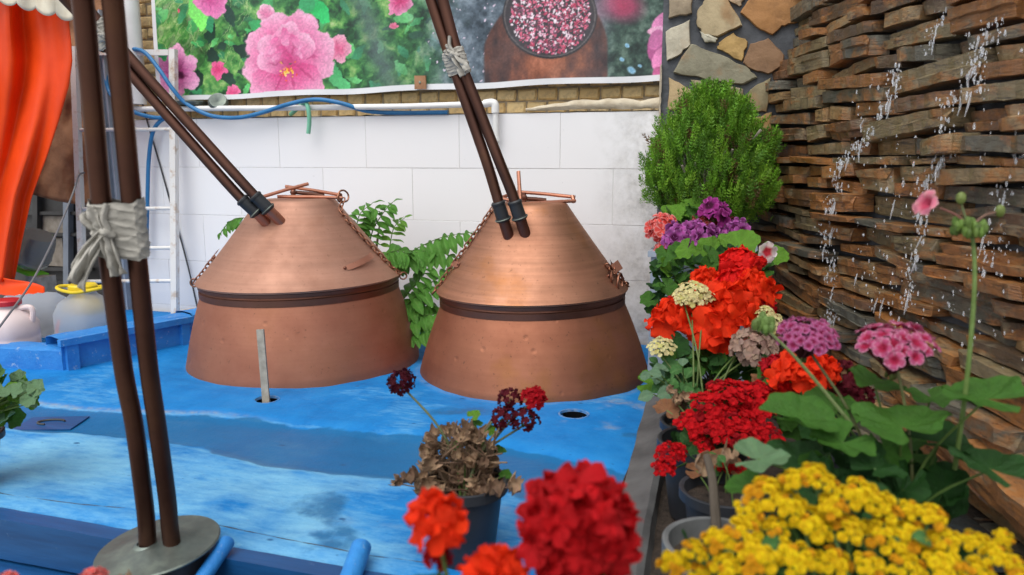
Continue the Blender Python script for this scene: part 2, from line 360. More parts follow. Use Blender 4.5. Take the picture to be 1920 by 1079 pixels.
mb = MB(); mb.box(WL-.05, WR, .085, .26, 1.2385, 2.5); obj('mortar', mb, MAT['mortar_tan'], bw, False)
bm = []
for q in range(7):
    b = MB(); b.grid(lambda u, v: (0, 0, 0), 1, 1); b = MB()
    def sh(x, y, z): n = mnoise.noise_vector(Vector((x*9+q*5, y*9, z*9)))*.006; return Vector((x, y, z))+n
    wd, ht = .108, .062; V = []
    for yy, ins in ((.06, 0), (.006, 0), (-.006, .009)):
        for k in range(12):
            a = 2*math.pi*(k+.5)/12; cx, cz = math.cos(a), math.sin(a); mx = max(abs(cx), abs(cz))
            V.append(sh((wd/2-ins)*cx/mx*(.93 if abs(abs(cx)-abs(cz)) < .5 else 1), yy, (ht/2-ins)*cz/mx))
    V.append(sh(0, -.008, 0)); Fs = [(r*12+k, r*12+(k+1) % 12, (r+1)*12+(k+1) % 12, (r+1)*12+k) for r in range(2) for k in range(12)] + [(24+k, 24+(k+1) % 12, 36) for k in range(12)]
    b.add(V, Fs); bm.append(b.mesh('brick', MAT['brick'], False))
for row in range(14):
    z = 1.275 + row*.073; x = WL + (0 if row % 2 else .055)
    while x < WR-.04:
        if row < 3 or x < .08: link('brick', bm[rnd.randrange(7)], bw, Matrix.Translation((x+.055, .075+rnd.uniform(-.006, .006), z+rnd.uniform(-.003, .003))) @ Matrix.Rotation(rnd.uniform(-.04, .04), 4, 'Y'))
        x += .1175
# ledge of crumbled plaster on the wall top
mb = MB(); mb.grid(lambda u, v: Vector((WL+(WR-WL)*u, .09-.10*v, 1.2392+.014*float(fbm(np.array(u*60.), np.array(v*3.), 3, 5)))), 90, 4); obj('ledge_mortar', mb, MAT['plaster_tan'], wall)
pl = MB()
pl.grid(lambda u, v: hy(992+u*245, 0, -.01)*0 + Vector((2.30+.73*u, -.012-.012*math.sin(v*3.1)+.006*float(fbm(np.array(u*14.), np.array(v*4.), 3, 9)), 1.250+(.006+.040*min(1, u*2.5+.12)*(.55+.9*float(fbm(np.array(u*7.), np.array(.5), 3, 4))))*v+.010*float(fbm(np.array(u*11.), np.array(v*3.), 3, 2)))), 40, 6)
obj('plaster_patch', pl, MAT['plaster_tan'], wall)

# ---- flagstone pillar
pil = thing('stone_pillar', (3.35, -.0, -.7), 'dark mortared pillar of buff and rust flagstones beside the water wall', 'pillar')
mb = MB()
def pf(u, v):
    x = 3.03+.70*u; z = -.6+2.9*v; return Vector((x, -.07+.010*float(fbm(np.array(x*22.), np.array(z*22.), 3, 3)), z))
mb.grid(pf, 40, 150); mb.box(3.032, 3.72, -.058, .2, -.7, 2.3); obj('mortar', mb, MAT['mortar_dark'], pil)
mb = MB()
mb.grid(lambda u, v: Vector((3.012+.02*v+.006*float(fbm(np.array(u*30.), np.array(v*3.), 3, 1)), .0-.085*v, .95+.52*u)), 30, 3); obj('plaster_edge', mb, MAT['plaster_tan'], pil)
flags = [([(1256,0),(1297,0),(1296,25),(1255,34)], (.38,.30,.20)), ([(1250,62),(1292,41),(1293,85),(1270,105),(1252,113)], (.60,.55,.42)),
 ([(1310,22),(1325,0),(1362,0),(1388,48),(1345,68),(1322,66),(1308,44)], (.48,.38,.22)), ([(1313,60),(1345,73),(1340,80),(1322,80)], (.55,.52,.40)),
 ([(1349,82),(1375,64),(1400,80),(1390,114),(1365,100),(1346,92)], (.50,.32,.11)), ([(1268,136),(1300,86),(1335,100),(1395,125),(1415,145),(1390,157),(1320,147)], (.27,.25,.17)),
 ([(1396,118),(1408,85),(1440,75),(1468,105),(1462,125),(1440,138),(1412,130)], (.27,.15,.075)), ([(1392,25),(1410,0),(1512,0),(1492,42),(1465,48),(1448,64),(1420,50)], (.40,.19,.06)),
 ([(1254,205),(1256,148),(1292,168),(1310,182),(1300,203)], (.52,.38,.20)), ([(1298,152),(1345,158),(1390,168),(1385,200),(1330,205),(1312,180)], (.38,.32,.2)),
 ([(1403,178),(1415,164),(1444,148),(1436,208),(1410,206)], (.30,.25,.14)), ([(1407,225),(1446,212),(1444,246),(1408,254)], (.36,.24,.09)),
 ([(1366,0),(1396,0),(1386,12)], (.5,.44,.32)), ([(1256,216),(1300,210),(1330,222),(1300,262),(1258,262)], (.42,.33,.2)),
 ([(1256,-60),(1300,-66),(1298,-10),(1254,-8)], (.4,.33,.2)), ([(1312,-8),(1310,-60),(1390,-70),(1400,-10),(1330,-6)], (.45,.38,.24)), ([(1410,-10),(1400,-70),(1500,-80),(1520,-12)], (.36,.2,.08))]
for pts, colr in flags:
    P = [hy(a, b, -.075) for a, b in pts]; c0 = sum(P, Vector())/len(P); P = [c0+(p-c0)*1.07 for p in P]; cx = sum((p for p in P), Vector())/len(P); out = []
    for i, p in enumerate(P):
        q = P[(i+1) % len(P)]
        for k in range(4):
            t = k/4; e = p.lerp(q, t); jt = .0 if k == 0 else .005
            out.append(Vector((e.x+rnd.uniform(-jt, jt), 0, e.z+rnd.uniform(-jt, jt))))
    n = len(out); V = []; th = rnd.uniform(.012, .022)
    for ins, yy in ((0., -.055), (0., -.075-th*.6), (.05, -.075-th), (.55, -.077-th)):
        for o_ in out:
            e = o_.lerp(Vector((cx.x, 0, cx.z)), ins); V.append((e.x, yy+(mnoise.noise(Vector((e.x*25, 1, e.z*25)))*.006 if ins else 0), e.z))
    V.append((cx.x, -.077-th, cx.z)); Fs = [(r*n+k, (r+1)*n+k, (r+1)*n+(k+1) % n, r*n+(k+1) % n) for r in range(3) for k in range(n)] + [(3*n+k, 4*n, 3*n+(k+1) % n) for k in range(n)]
    b = MB(); b.add(V, Fs, colr); obj('flagstone', b, None, pil, True, 28)
m = NM('flag_vertex', .7); n1 = m.noise(9, 7, .7); a = m.attr()
c = m.mix(m.ramp(n1, [(.35, .55), (.55, 0.)]), a, m.mix(1., a, (.45, .42, .38), 'MULTIPLY')); n2 = m.noise(5, 5, .6); c = m.mix(m.ramp(n2, [(.55, 0.), (.68, .55)]), c, (.34, .16, .05)); c = m.mix(1., c, (.9, .9, .9), 'MULTIPLY')
m.set('Base Color', c); b = m.bump(n1, .6, .01); m.bump(m.noise(60, 5, .7), .4, .005, b)
for o in pil.children:
    if o.name.startswith('flagstone'): o.data.materials.clear(); o.data.materials.append(m.m)

# ---- ledger-stone water wall: runs from the pillar towards the camera, flaring to the right
WO = Vector((3.60, -.11, 0)); WD = Vector((.332, -.944, 0)).normalized(); WN = Vector((-WD.y*-1, 0, 0))
WN = Vector((-.944, -.332, 0)).normalized()
def batter(z): return (-.16*(z-1.25) if z > 1.05 else .032+.05*(1.05-z))
def wp(s, z, off=0.): return WO + WD*s + WN*(off + batter(z)) + UP*z
ww = thing('slate_water_wall', wp(.9, -.25), 'wet dry-stacked wall of rust and grey slate with water trickling down', 'wall')
mb = MB(); mb.grid(lambda u, v: wp(-.25+2.55*u, -.3+2.5*v, -.085+.012*math.sin(u*60)), 30, 20); obj('backing', mb, MAT['mortar_dark'], ww)  # no mortar here: dark sheet stands in for shade in the deep gaps
def stone_mesh(L, H, D, r):
    nx = max(5, int(L/.035)); ns = 1 if H < .062 else 2; b = MB(); V = []
    lay = [r.uniform(-.016, .016) for _ in range(ns)]; tl, tr = r.uniform(.68, 1.10), r.uniform(.68, 1.10); el, er = r.uniform(-.02, .02), r.uniform(-.02, .02); ph = r.uniform(0, 99)
    hts = sorted([0]+[(k+r.uniform(-.25, .25))/ns for k in range(1, ns)]+[1])
    for i in range(nx+1):
        u = i/nx; x = -L/2+L*u; h = H*(tl+(tr-tl)*u)
        e = (1-min(1, min(u, 1-u)*nx/1.0)); rg = lambda k: mnoise.noise(Vector((x*16+ph, k*3.7, ph)))
        col = [(x, D, -h/2), (x+(el*e), -.0+e*.018, -h/2+.004*rg(1))]
        for k in range(ns):
            zb, zt = -h/2+h*hts[k], -h/2+h*hts[k+1]; f = -.012+lay[k]+.013*rg(k+4)+e*.012
            col += [(x+el*e*.5, f+.003, zb+h*.04+.003*rg(k+9)), (x+er*e*.5, f-.002+.006*rg(k+21), zt-h*.04+.004*rg(k+13))]
        col += [(x+er*e, .002+e*.018, h/2+.005*rg(30)), (x, D, h/2)]; V += col; M_ = len(col)
    Fs = [(i*M_+k, (i+1)*M_+k, (i+1)*M_+k+1, i*M_+k+1) for i in range(nx) for k in range(M_-1)] + [tuple(range(M_)), tuple(nx*M_+k for k in range(M_))[::-1]]
    b.add(V, Fs); return b.mesh('stone', MAT['slate'], False)
rs = random.Random(21); cnt = 0; z = -.22
xax = WD; yax = -WN
while z < 1.93:
    H = rs.choice([.03, .04, .05, .058, .066, .078, .09, .102]); smax = 2.02 if z < 1.55 else 2.02-(z-1.55)*.25; s = rs.uniform(-.2, -.05); zc = z+H/2
    while s < smax:
        L = rs.uniform(.12, .50)*(1.1 if H > .05 else .85); hh = H*rs.uniform(.80, 1.06); split = H > .08 and rs.random() < .5
        subs = [(hh*.5, -hh*.26), (hh*.48, hh*.25)] if split else [(hh, 0)]
        for h2, dz in subs:
            off = rs.gauss(0, .026); tilt = rs.gauss(0, .042); yawj = rs.gauss(0, .05)
            q = wp(s+L/2, zc+dz, off); x_ = (xax*math.cos(tilt)+UP*math.sin(tilt)).normalized(); y_ = (yax+xax*yawj).normalized(); y_ = (y_-x_*y_.dot(x_)).normalized(); z_ = x_.cross(y_)
            mm = Matrix((x_, y_, z_)).transposed().to_4x4(); mm.translation = q
            link('stone', stone_mesh(L*rs.uniform(.93, 1.0), h2, .09, rs), ww, mm); cnt += 1
        s += L+rs.uniform(.0, .012)
    z += H+rs.uniform(.0, .006)
print('stones', cnt)
# a few big sloping stones tumbled at the wall foot
for px, py, dd, L, H, tl in ((1660,690,2.75,.30,.07,.25),(1800,700,2.45,.42,.09,.30),(1720,760,2.45,.34,.07,.28),(1840,800,2.2,.42,.07,.32),(1790,860,2.15,.40,.08,.36),(1880,930,1.95,.40,.09,.4),(1590,640,3.0,.3,.06,.2)):
    q = hd(px, py, dd); x_ = (xax*math.cos(-tl*.5)+UP*math.sin(-tl*.5)).normalized(); y_ = (yax-x_*yax.dot(x_)).normalized(); z_ = x_.cross(y_)
    mm = Matrix((x_, y_, z_)).transposed().to_4x4(); mm.translation = q; link('stone', stone_mesh(L, H, .16, rs), ww, mm)

# ---- blue hearth platform
PX0, PX1, PY0, PY1 = -1.7, 3.24, -2.60, -.04; NX, NY = 380, 210
gx, gy = np.meshgrid(np.linspace(PX0, PX1, NX+1), np.linspace(PY0, PY1, NY+1))
h = .020*(fbm(gx*1.6, gy*1.6, 3, 11)-.5) + .010*(fbm(gx*6, gy*6, 3, 12)-.5)
wob = .10*(fbm(gx*1.3, gx*0+2, 3, 4)-.5)
yy = gy + wob
chan_hi = -1.72 - .05*np.sin(gx*2.2) ; chan_lo = -2.03 - .03*np.sin(gx*3+1)
h += -.022*sm(.06, -.06, yy-chan_hi) + .010*sm(.05, -.03, yy-chan_lo)
h += -.02*sm(-2.50, -2.60, gy)
STILLS = [(1.331, -.748), (2.514, -.615)]
for cx, cy in STILLS: h += -.014*np.exp(-((np.hypot(gx-cx, gy-cy)-.57)/.10)**2)
h = h - .018*np.clip((gx-2.95)/.2, 0, 1)
nz = fbm(gx*9, gy*9, 4, 21)
wet = np.clip(sm(.03, -.03, yy-chan_hi+.06*(nz-.5))*sm(-.03, .03, yy-chan_lo+.06*(nz-.5)), 0, 1)*(.45+.5*fbm(gx*3, gy*3, 3, 8))
wet = np.clip(wet + .7*sm(.55, .72, fbm(gx*2.1+4, gy*3, 4, 31))*sm(-1.1, -1.5, gy)*sm(2.0, 2.5, gx), 0, 1)
worn = (.26+.46*sm(.20, .80, fbm(gx*2.3, gy*5.0, 5, 51)))*sm(-1.95, -2.12, yy)*sm(3.1, 2.2, gx-.25*(gy+2.3)) + .5*np.exp(-((yy-chan_hi)/.018)**2)*sm(2.3, 1.6, gx) + .7*np.exp(-((yy-chan_lo)/.02)**2)*sm(.35, .6, fbm(gx*3, gy*2, 3, 77))
worn += .35*sm(.5, .7, fbm(gx*3.1, gy*3.1, 4, 61)); worn = np.clip(worn, 0, .9)
grime = .8*np.exp(-((yy-chan_hi-.015)/.012)**2)*sm(1.9, 1.2, gx) + .5*sm(.62, .75, fbm(gx*5, gy*5, 4, 71))*sm(2.2, 2.9, gx)
for cx, cy in STILLS: grime += .28*np.exp(-((np.hypot(gx-cx, gy-cy)-.565)/.014)**2)
grime = np.clip(grime, 0, 1)
HOLES = [(hz(500, 748, 0), .048), (hz(1076, 775, 0), .055)]
V = np.stack([gx, gy, h], -1).reshape(-1, 3)
Cc = np.stack([wet, worn, grime], -1).reshape(-1, 3)
def blue_z(x, y):
    i = int(round((x-PX0)/(PX1-PX0)*NX)); j = int(round((y-PY0)/(PY1-PY0)*NY)); return float(h[max(0, min(NY, j)), max(0, min(NX, i))])
fs = []
for j in range(NY):
    for i in range(NX):
        cx, cy = (gx[j, i]+gx[j, i+1])/2, (gy[j, i]+gy[j+1, i])/2
        if any((cx-q.x)**2+(cy-q.y)**2 < (r*1.0)**2 for q, r in HOLES): continue
        fs.append((j*(NX+1)+i, j*(NX+1)+i+1, (j+1)*(NX+1)+i+1, (j+1)*(NX+1)+i))
plat = thing('hearth_platform', (1.4, -1.3, -.7), 'uneven blue-painted plaster hearth top that the copper stills are set into', 'platform')
b = MB(); b.v = [tuple(v) for v in V]; b.f = fs; b.c = [tuple(c) for c in Cc]; obj('plaster_top', b, MAT['blue'], plat)
for q, r in HOLES:
    zq = blue_z(q.x+r*1.3, q.y); b = MB(); b.cur = (.2, .1, .5)
    b.lathe([(r*1.25, -.014), (r*1.12, .002), (r*1.02, .002), (r*.97, -.006), (r*.96, -.03)], (q.x, q.y, zq), 28, cap=False)
    obj('flue_hole', b, MAT['rubber'] if False else MAT['blue'], plat)
    b = MB(); b.lathe([(r*.965, -.008), (r*.93, -.155), (.001, -.155)], (q.x, q.y, zq), 28, cap=False); obj('flue_dark', b, MAT['hole_dark'], plat)  # shallow sooty well, black enough to stand in for a deep hole's shade
b = MB(); b.box(PX0, PX1, -2.585, -.05, -.71, -.06); obj('platform_mass', b, MAT['blue_rim'], plat, False)
# dark blue timber boards on the front face
for k, (z0, z1, y0) in enumerate(((-.135, -.012, -2.625), (-.245, -.145, -2.665), (-.44, -.255, -2.69), (-.70, -.45, -2.69))):
    b = MB(); b.grid(lambda u, v: Vector((PX0+(PX1-PX0)*u, y0+.004*float(fbm(np.array(u*50.), np.array(v*2.+k), 3, 2)), z0+(z1-z0)*v+.004*float(fbm(np.array(u*40.), np.array(k*3.), 3, 6)))), 120, 2)
    b.grid(lambda u, v: Vector((PX0+(PX1-PX0)*u, y0+.004*float(fbm(np.array(u*50.), np.array(2.+k), 3, 2))+v*.06, z1+.004*float(fbm(np.array(u*40.), np.array(k*3.), 3, 6))-.002*v)), 120, 1)
    obj('front_board', b, MAT['blue_wood'], plat)
b = MB(); P = [Vector((PX0+.2+k*.12, -2.475+.035*math.sin(k*.7)*.4+rnd.uniform(-.006, .006), 0)) for k in range(39)]; P = [Vector((p.x, p.y, blue_z(p.x, p.y)-.0005)) for p in P if p.x < 3.1]; b.tube(spline(P, 5), [.0022*rnd.uniform(.3, 1.1) for _ in range(len(P)*5-4)], 5); obj('crack', b, MAT['rubber'], plat)
# square recess at the left: a thin dark sheet stands in for its shade
q = hz(95, 784, 0); zq = blue_z(q.x, q.y); b = MB(); mm = Matrix.Translation((q.x, q.y, zq)) @ Matrix.Rotation(.35, 4, 'Z')
b.box(-.11, .11, -.075, .075, .002, .007, None, 0, mm); obj('recess_dark', b, MAT['blue_wood'], plat, False)
b = MB(); b.tube([mm @ Vector((.05*math.cos(a), .028*math.sin(a), .011)) for a in np.linspace(.3, 4.5, 14)], .004, 6); obj('recess_handle', b, MAT['dark_metal'], plat)
# raised blue rim round the back left
rim = thing('blue_parapet', (.2, -1.0, -.03), 'low blue plastered parapet with panelled boards in front of the plastic jugs', 'parapet')
RL = [(-1.8, -1.44), (.06, -1.42), (.385, -1.36), (.60, -.70), (.70, -.33)]
for i in range(len(RL)-1):
    a, c = Vector((*RL[i], 0)), Vector((*RL[i+1], 0)); d = (c-a).normalized(); nrm = Vector((-d.y, d.x, 0)); ht = [.08, .10, .15, .16][i]
    b = MB()
    def rf(u, v, a=a, c=c, nrm=nrm, ht=ht, i=i):
        p = a.lerp(c, u); prof = [(0, -.05), (0, ht*.5), (.004, ht*.93), (.018, ht), (.09, ht+.004), (.15, ht-.004), (.16, -.05)]
        o_, zz = prof[int(round(v*6))]; nn = .010*(float(fbm(np.array((p.x+p.y)*9.), np.array(v*5.), 3, 3))-.5)
        return p + nrm*(o_+nn) + UP*(zz+nn*(zz > 0))
    b.grid(rf, 40, 6); obj('rim_plaster', b, MAT['blue_rim'], rim)
a, c = Vector((.385, -1.36, 0)), Vector((.60, -.70, 0)); d = (c-a).normalized(); nrm = Vector((d.y, -d.x, 0))
for (u0, u1, z0, z1, th) in ((-.02, .98, .118, .150, .032), (.02, .10, -.02, .117, .024), (.56, .63, -.02, .117, .024), (.88, .95, -.02, .117, .024)):
    b = MB(); p0 = a+d*(u0*.694)+nrm*th/2; p1 = a+d*(u1*.694)+nrm*th/2; zc = (z0+z1)/2
    b.bar((p0.x, p0.y, zc), (p1.x, p1.y, zc), th, z1-z0); obj('rim_board', b, MAT['blue_rim'], rim, False)
# storage slab behind the rim
b = MB(); b.grid(lambda u, v: Vector((-1.9+2.5*u, -1.3+1.9*v, -.012)), 4, 4); b.box(-1.9, .55, -1.28, .6, -.7, -.02); tag(obj('storage_floor', b, MAT['cement'], None, False), kind='structure')
# kerb and ledge at the right
b = MB()
def kf(u, v):
    y = -4.3+4.2*u; prof = [(3.148, -.08), (3.155, .002), (3.19, .012), (3.245, .038), (3.262, .03), (3.275, -.02)]; x, z_ = prof[int(round(v*5))]; x += -.045+.062*(-y-.9)*.8
    n = .012*(float(fbm(np.array(y*5.), np.array(v*4.), 4, 7))-.5); return Vector((x+n, y, z_+n*.8))
b.grid(kf, 160, 5); tag(obj('kerb', b, MAT['cement']), kind='structure')
b = MB(); b.grid(lambda u, v: Vector((3.15+1.6*u, -4.3+4.25*v, -.012+.012*float(fbm(np.array(u*30.), np.array(v*70.), 3, 7)))), 60, 120); tag(obj('planter_ledge', b, MAT['soil']), kind='structure')
b = MB(); b.grid(lambda u, v: Vector((1.6+1.62*u, -3.75+.62*v, -.014)), 10, 6); b.box(1.6, 3.22, -3.74, -3.13, -.71, -.02); tag(obj('front_ledge', b, MAT['cement'], None, False), kind='structure')
b = MB(); b.grid(lambda u, v: wp(-.1+2.2*u, 0, .0+.22*v)+UP*.008, 40, 8); tag(obj('pool_water', b, MAT['pool']), kind='structure')

# ================================================================== BANNER (flat print in vertex colours)
BX0, BX1, BY0, BY1 = 270, 1260, -160, 205; CW, CH = BX1-BX0, BY1-BY0
pxg, pyg = np.meshgrid(np.arange(CW)+BX0+.5, np.arange(CH)+BY0+.5)
cv = np.zeros((CH, CW, 3)); br = np.random.RandomState(5)
def put(mask, col):
    col = np.asarray(col, float); global cv
    cv = cv*(1-mask[..., None]) + col*mask[..., None]
def loc(cx, cy, ang): c, s = math.cos(ang), math.sin(ang); dx, dy = pxg-cx, pyg-cy; return dx*c+dy*s, -dx*s+dy*c
def sub(cx, cy, r):
    x0, x1 = max(0, int(cx-r-BX0)), min(CW, int(cx+r-BX0)+1); y0, y1 = max(0, int(cy-r-BY0)), min(CH, int(cy+r-BY0)+1); return slice(y0, y1), slice(x0, x1)
def ell(cx, cy, rx, ry, ang, c0, c1=None, soft=.12, alpha=1., pointy=False, axis=False):
    sy, sx = sub(cx, cy, max(rx, ry)*1.3+2)
    if sy.start >= sy.stop or sx.start >= sx.stop: return
    X, Y = pxg[sy, sx]-cx, pyg[sy, sx]-cy; c, s = math.cos(ang), math.sin(ang); a, b = X*c+Y*s, -X*s+Y*c
    if pointy: ryy = ry*np.clip(1-(np.abs(a)/rx)**2, .001, 1); d = np.maximum(np.abs(b)/ryy, np.abs(a)/rx)
    else: d = np.hypot(a/rx, b/ry)
    mk = np.clip((1-d)/soft, 0, 1)*alpha; c0 = np.asarray(c0, float)/255
    if c1 is None: col = c0
    else:
        t = np.clip((a/rx+1)/2 if axis else d, 0, 1)[..., None]; col = c0*(1-t)+np.asarray(c1, float)/255*t
    cv[sy, sx] = cv[sy, sx]*(1-mk[..., None]) + col*mk[..., None]
n1 = fbm(pxg/22, pyg/22, 4, 1); n2 = fbm(pxg/7, pyg/7, 3, 2)
def rampc(t, stops):
    out = np.zeros(t.shape+(3,))
    for k in range(3): out[..., k] = np.interp(t, [p for p, _ in stops], [c[k]/255 for _, c in stops])
    return out
cv = rampc(n1*.65+n2*.35, [(.25, (10, 36, 20)), (.42, (30, 88, 40)), (.55, (64, 136, 58)), (.7, (130, 180, 92)), (.85, (196, 204, 150))])
gL = sm(470, 330, pxg)*sm(190, 30, pyg)                              # paler grass at the upper left
cv = cv*(1-gL[..., None]*.6) + rampc(fbm(pxg/3.+pyg/6, pyg/14, 3, 8), [(.3, (60, 130, 60)), (.5, (130, 180, 95)), (.7, (205, 205, 160))])*gL[..., None]*.6
for k in range(170):                                                  # leaves
    x, y = br.uniform(285, 900), br.uniform(-160, 185); s = br.uniform(7, 20)
    g = [(22, 60, 40), (30, 92, 52), (52, 140, 74), (16, 44, 34), (80, 165, 90), (34, 110, 70)][br.randint(6)]
    ell(x, y, s, s*br.uniform(.35, .6), br.uniform(0, 6.3), g, tuple(min(255, c*1.35+12) for c in g), .15, .85, True, True)
for k in range(120):
    x, y = br.uniform(285, 470), br.uniform(-150, 120); ell(x, y, br.uniform(10, 26), .9, br.uniform(.9, 2.2), (176, 200, 130), None, .5, .6)
for x, y, s, a in ((430, 30, 24, 1.2), (395, 60, 22, 1.9), (455, 95, 22, .4), (400, 105, 20, 1.3), (425, 145, 24, .9), (370, 150, 22, 1.6), (470, 70, 20, 2.3), (490, 120, 18, 1.0)):
    ell(x, y, s, s*.5, a, (14, 40, 34), (28, 70, 50), .1, 1, True, True)
for x, y, s, a, g in ((385, 30, 34, 1.3, (40, 120, 78)), (372, 20, 40, 1.45, (110, 205, 90)), (600, 20, 32, 1.0, (30, 165, 82)), (575, 10, 30, 2.0, (40, 140, 80)), (628, 140, 26, 1.3, (58, 150, 84)), (640, 160, 24, .4, (70, 165, 95)), (490, 50, 24, .2, (50, 150, 84)), (505, 95, 22, 1.7, (70, 140, 96))):
    ell(x, y, s, s*.48, a, g, tuple(min(255, c*1.25) for c in g), .08, 1, True, True)
def rose(cx, cy, R, deep, pale, petals, ctr=True):
    for (a, d, rx, ry) in petals:
        ell(cx+R*d*math.cos(a), cy+R*d*math.sin(a), R*rx, R*ry, a, deep, pale, .07, 1, False, True)
        ell(cx+R*d*.9*math.cos(a+.22), cy+R*d*.9*math.sin(a+.22), R*rx*.7, R*ry*.12, a+.15, pale, deep, .5, .45)
        ell(cx+R*d*.8*math.cos(a-.3), cy+R*d*.8*math.sin(a-.3), R*rx*.6, R*ry*.10, a-.2, tuple(c*.8 for c in deep), None, .5, .5)
dp, pa = (204, 40, 112), (246, 184, 210)
rose(632, 92, 26, (225, 80, 130), (245, 180, 200), [(k*1.25, .5, .55, .5) for k in range(5)])
rose(500, 25, 17, (220, 100, 150), (248, 200, 215), [(k*1.25+.4, .5, .6, .5) for k in range(5)])
rose(410, 132, 17, (222, 50, 110), (240, 110, 160), [(k*1.25+.2, .45, .6, .5) for k in range(5)]); rose(436, 172, 13, (222, 60, 120), (240, 130, 170), [(k*1.25, .4, .6, .5) for k in range(5)])
rose(748, 6, 24, (190, 40, 100), (235, 150, 185), [(k*1.25, .5, .55, .5) for k in range(5)]); rose(736, 48, 9, (210, 70, 110), (230, 120, 150), [(k*1.25, .4, .6, .5) for k in range(5)])
rose(395, -8, 40, (205, 50, 130), (238, 140, 190), [(1.3, .5, .55, .33), (1.9, .5, .5, .3), (.9, .55, .5, .3), (2.6, .4, .5, .4), (.2, .4, .5, .4)])
rose(335, 18, 7, (210, 60, 90), (225, 100, 120), [(1.57, .3, .9, .5)])
rose(330, 135, 48, (184, 70, 138), (236, 178, 208), [(-1.5, .5, .58, .42), (-.6, .45, .5, .4), (.6, .5, .55, .38), (1.6, .55, .6, .4), (2.6, .5, .6, .36), (3.4, .55, .55, .4)])
ell(337, 138, 15, 8, .5, (70, 25, 55), (120, 50, 90), .4)
# the big damask rose
BR = [(-1.9, .62, .52, .42), (-1.15, .66, .55, .46), (-.35, .66, .52, .46), (2.75, .62, .50, .46), (3.6, .6, .5, .42), (.25, .62, .52, .36), (.95, .70, .55, .42), (1.65, .66, .55, .40), (2.25, .72, .52, .42), (-1.55, .38, .48, .42), (-2.6, .36, .45, .38), (-.8, .36, .42, .36), (3.1, .32, .42, .34)]
rose(540, 110, 80, dp, pa, BR)
for x, y, s, a in ((512, 85, 20, 1.9), (535, 70, 20, 1.4), (556, 80, 17, 1.1), (520, 104, 14, 2.4), (560, 98, 13, .8)): ell(x, y, s, s*.42, a, (226, 86, 148), (244, 168, 202), .15, .9, False, True)
for k in range(60):
    a, d = br.uniform(0, 6.3), abs(br.normal(0, 9)); ell(540+d*math.cos(a), 134+d*math.sin(a)*.9, br.uniform(1.5, 3), br.uniform(1, 1.8), br.uniform(0, 3), [(250, 190, 50), (236, 96, 40), (222, 60, 50), (250, 225, 120)][br.randint(4)], None, .4)
# right half: slate grey mist, copper pot with a bowl of petals
g = sm(735, 880, pxg+18*(n1-.5)*4); rt = rampc(n1*.7+n2*.3, [(.3, (44, 56, 66)), (.5, (78, 92, 104)), (.7, (120, 134, 146))])
cv = cv*(1-g[..., None]) + rt*g[..., None]
g2 = sm(1090, 1160, pxg)*.9; cv = cv*(1-g2[..., None]) + rampc(n1*.6+n2*.4, [(.3, (30, 44, 40)), (.5, (52, 76, 64)), (.68, (92, 116, 100))])*g2[..., None]
dg = np.exp(-((pxg-690-(pyg-40)*.35)/26)**2)*.7; cv = cv*(1-dg[..., None]) + np.array([86, 100, 104])/255*dg[..., None]
ell(1165, 10, 55, 40, .2, (186, 52, 92), (150, 70, 100), .6, .85); ell(1120, 30, 40, 60, .2, (170, 130, 150), (110, 110, 125), .9, .6)
for k in range(40): ell(br.uniform(800, 930), br.uniform(0, 170), br.uniform(1.5, 4), br.uniform(1, 2.4), br.uniform(0, 3), (214, 196, 214), None, .4)
bodyp = sm(0, 6, pxg-(905+38*np.clip((90-pyg)/70, 0, 1)**1.5))*sm(0, 6, (1142-22*np.clip((80-pyg)/60, 0, 1)**1.5)-pxg)*sm(14, 40, pyg)
cp = rampc(fbm(pxg/16, pyg/30, 4, 31)*.6+.4*np.exp(-((pxg-1030)/60)**2), [(.2, (58, 44, 46)), (.45, (98, 62, 54)), (.65, (142, 84, 62)), (.9, (190, 120, 92))])
cv = cv*(1-bodyp[..., None]) + cp*bodyp[..., None]
ell(1031, 30, 90, 82, 0, (60, 56, 60), (44, 42, 46), .03); ell(1031, 29, 87, 79, 0, (140, 132, 130), (110, 104, 104), .02, .8); ell(1031, 29, 85, 77, 0, (56, 52, 58), (60, 56, 60), .03)
for k in range(1500):
    a, d = br.uniform(0, 6.3), math.sqrt(br.uniform(0, 1)); x, y = 1032+75*d*math.cos(a), 30+72*d*math.sin(a)
    cI = [(236, 200, 214), (214, 92, 122), (226, 140, 168), (178, 58, 88), (240, 224, 232), (120, 70, 92), (96, 62, 72)][br.randint(7)]
    s = br.uniform(1.8, 4.2); ell(x, y, s, s*br.uniform(.4, .8), br.uniform(0, 3.2), cI, None, .35, .95)
for x, y, rx, ry, a, c in ((1240, 42, 26, 14, 2.3, (214, 130, 178)), (1234, 58, 22, 9, -.1, (236, 168, 200)), (1232, 92, 30, 20, 1.6, (166, 80, 130)), (1236, 110, 24, 13, 2.0, (224, 130, 180)), (1236, 140, 16, 14, 1.5, (190, 90, 140)), (1230, 75, 14, 22, .4, (190, 104, 154))): ell(x, y, rx, ry, a, c, tuple(min(255, q*1.15) for q in c), .15, 1, False, True)
for x, y, s in ((1184, 132, 10), (1166, 112, 6), (1200, 124, 5), (1176, 86, 6)): ell(x, y, s, s*.7, .6, (120, 178, 214), (150, 190, 210), .3)
haze_ = .03+.09*sm(.45, .7, fbm(pxg/90+pyg/60, pyg/90, 3, 44)); cv = cv*(1-haze_[..., None]) + np.array([.62, .68, .70])*haze_[..., None]  # glossy haze of the vinyl, mixed into the print colours as pale grey
wx = (fbm(pxg/14, pyg/14, 3, 91)-.5)*13; wy = (fbm(pxg/14, pyg/14, 3, 95)-.5)*13
wk = .12+.88*sm(900, 780, pxg); wx = wx*wk; wy = wy*wk
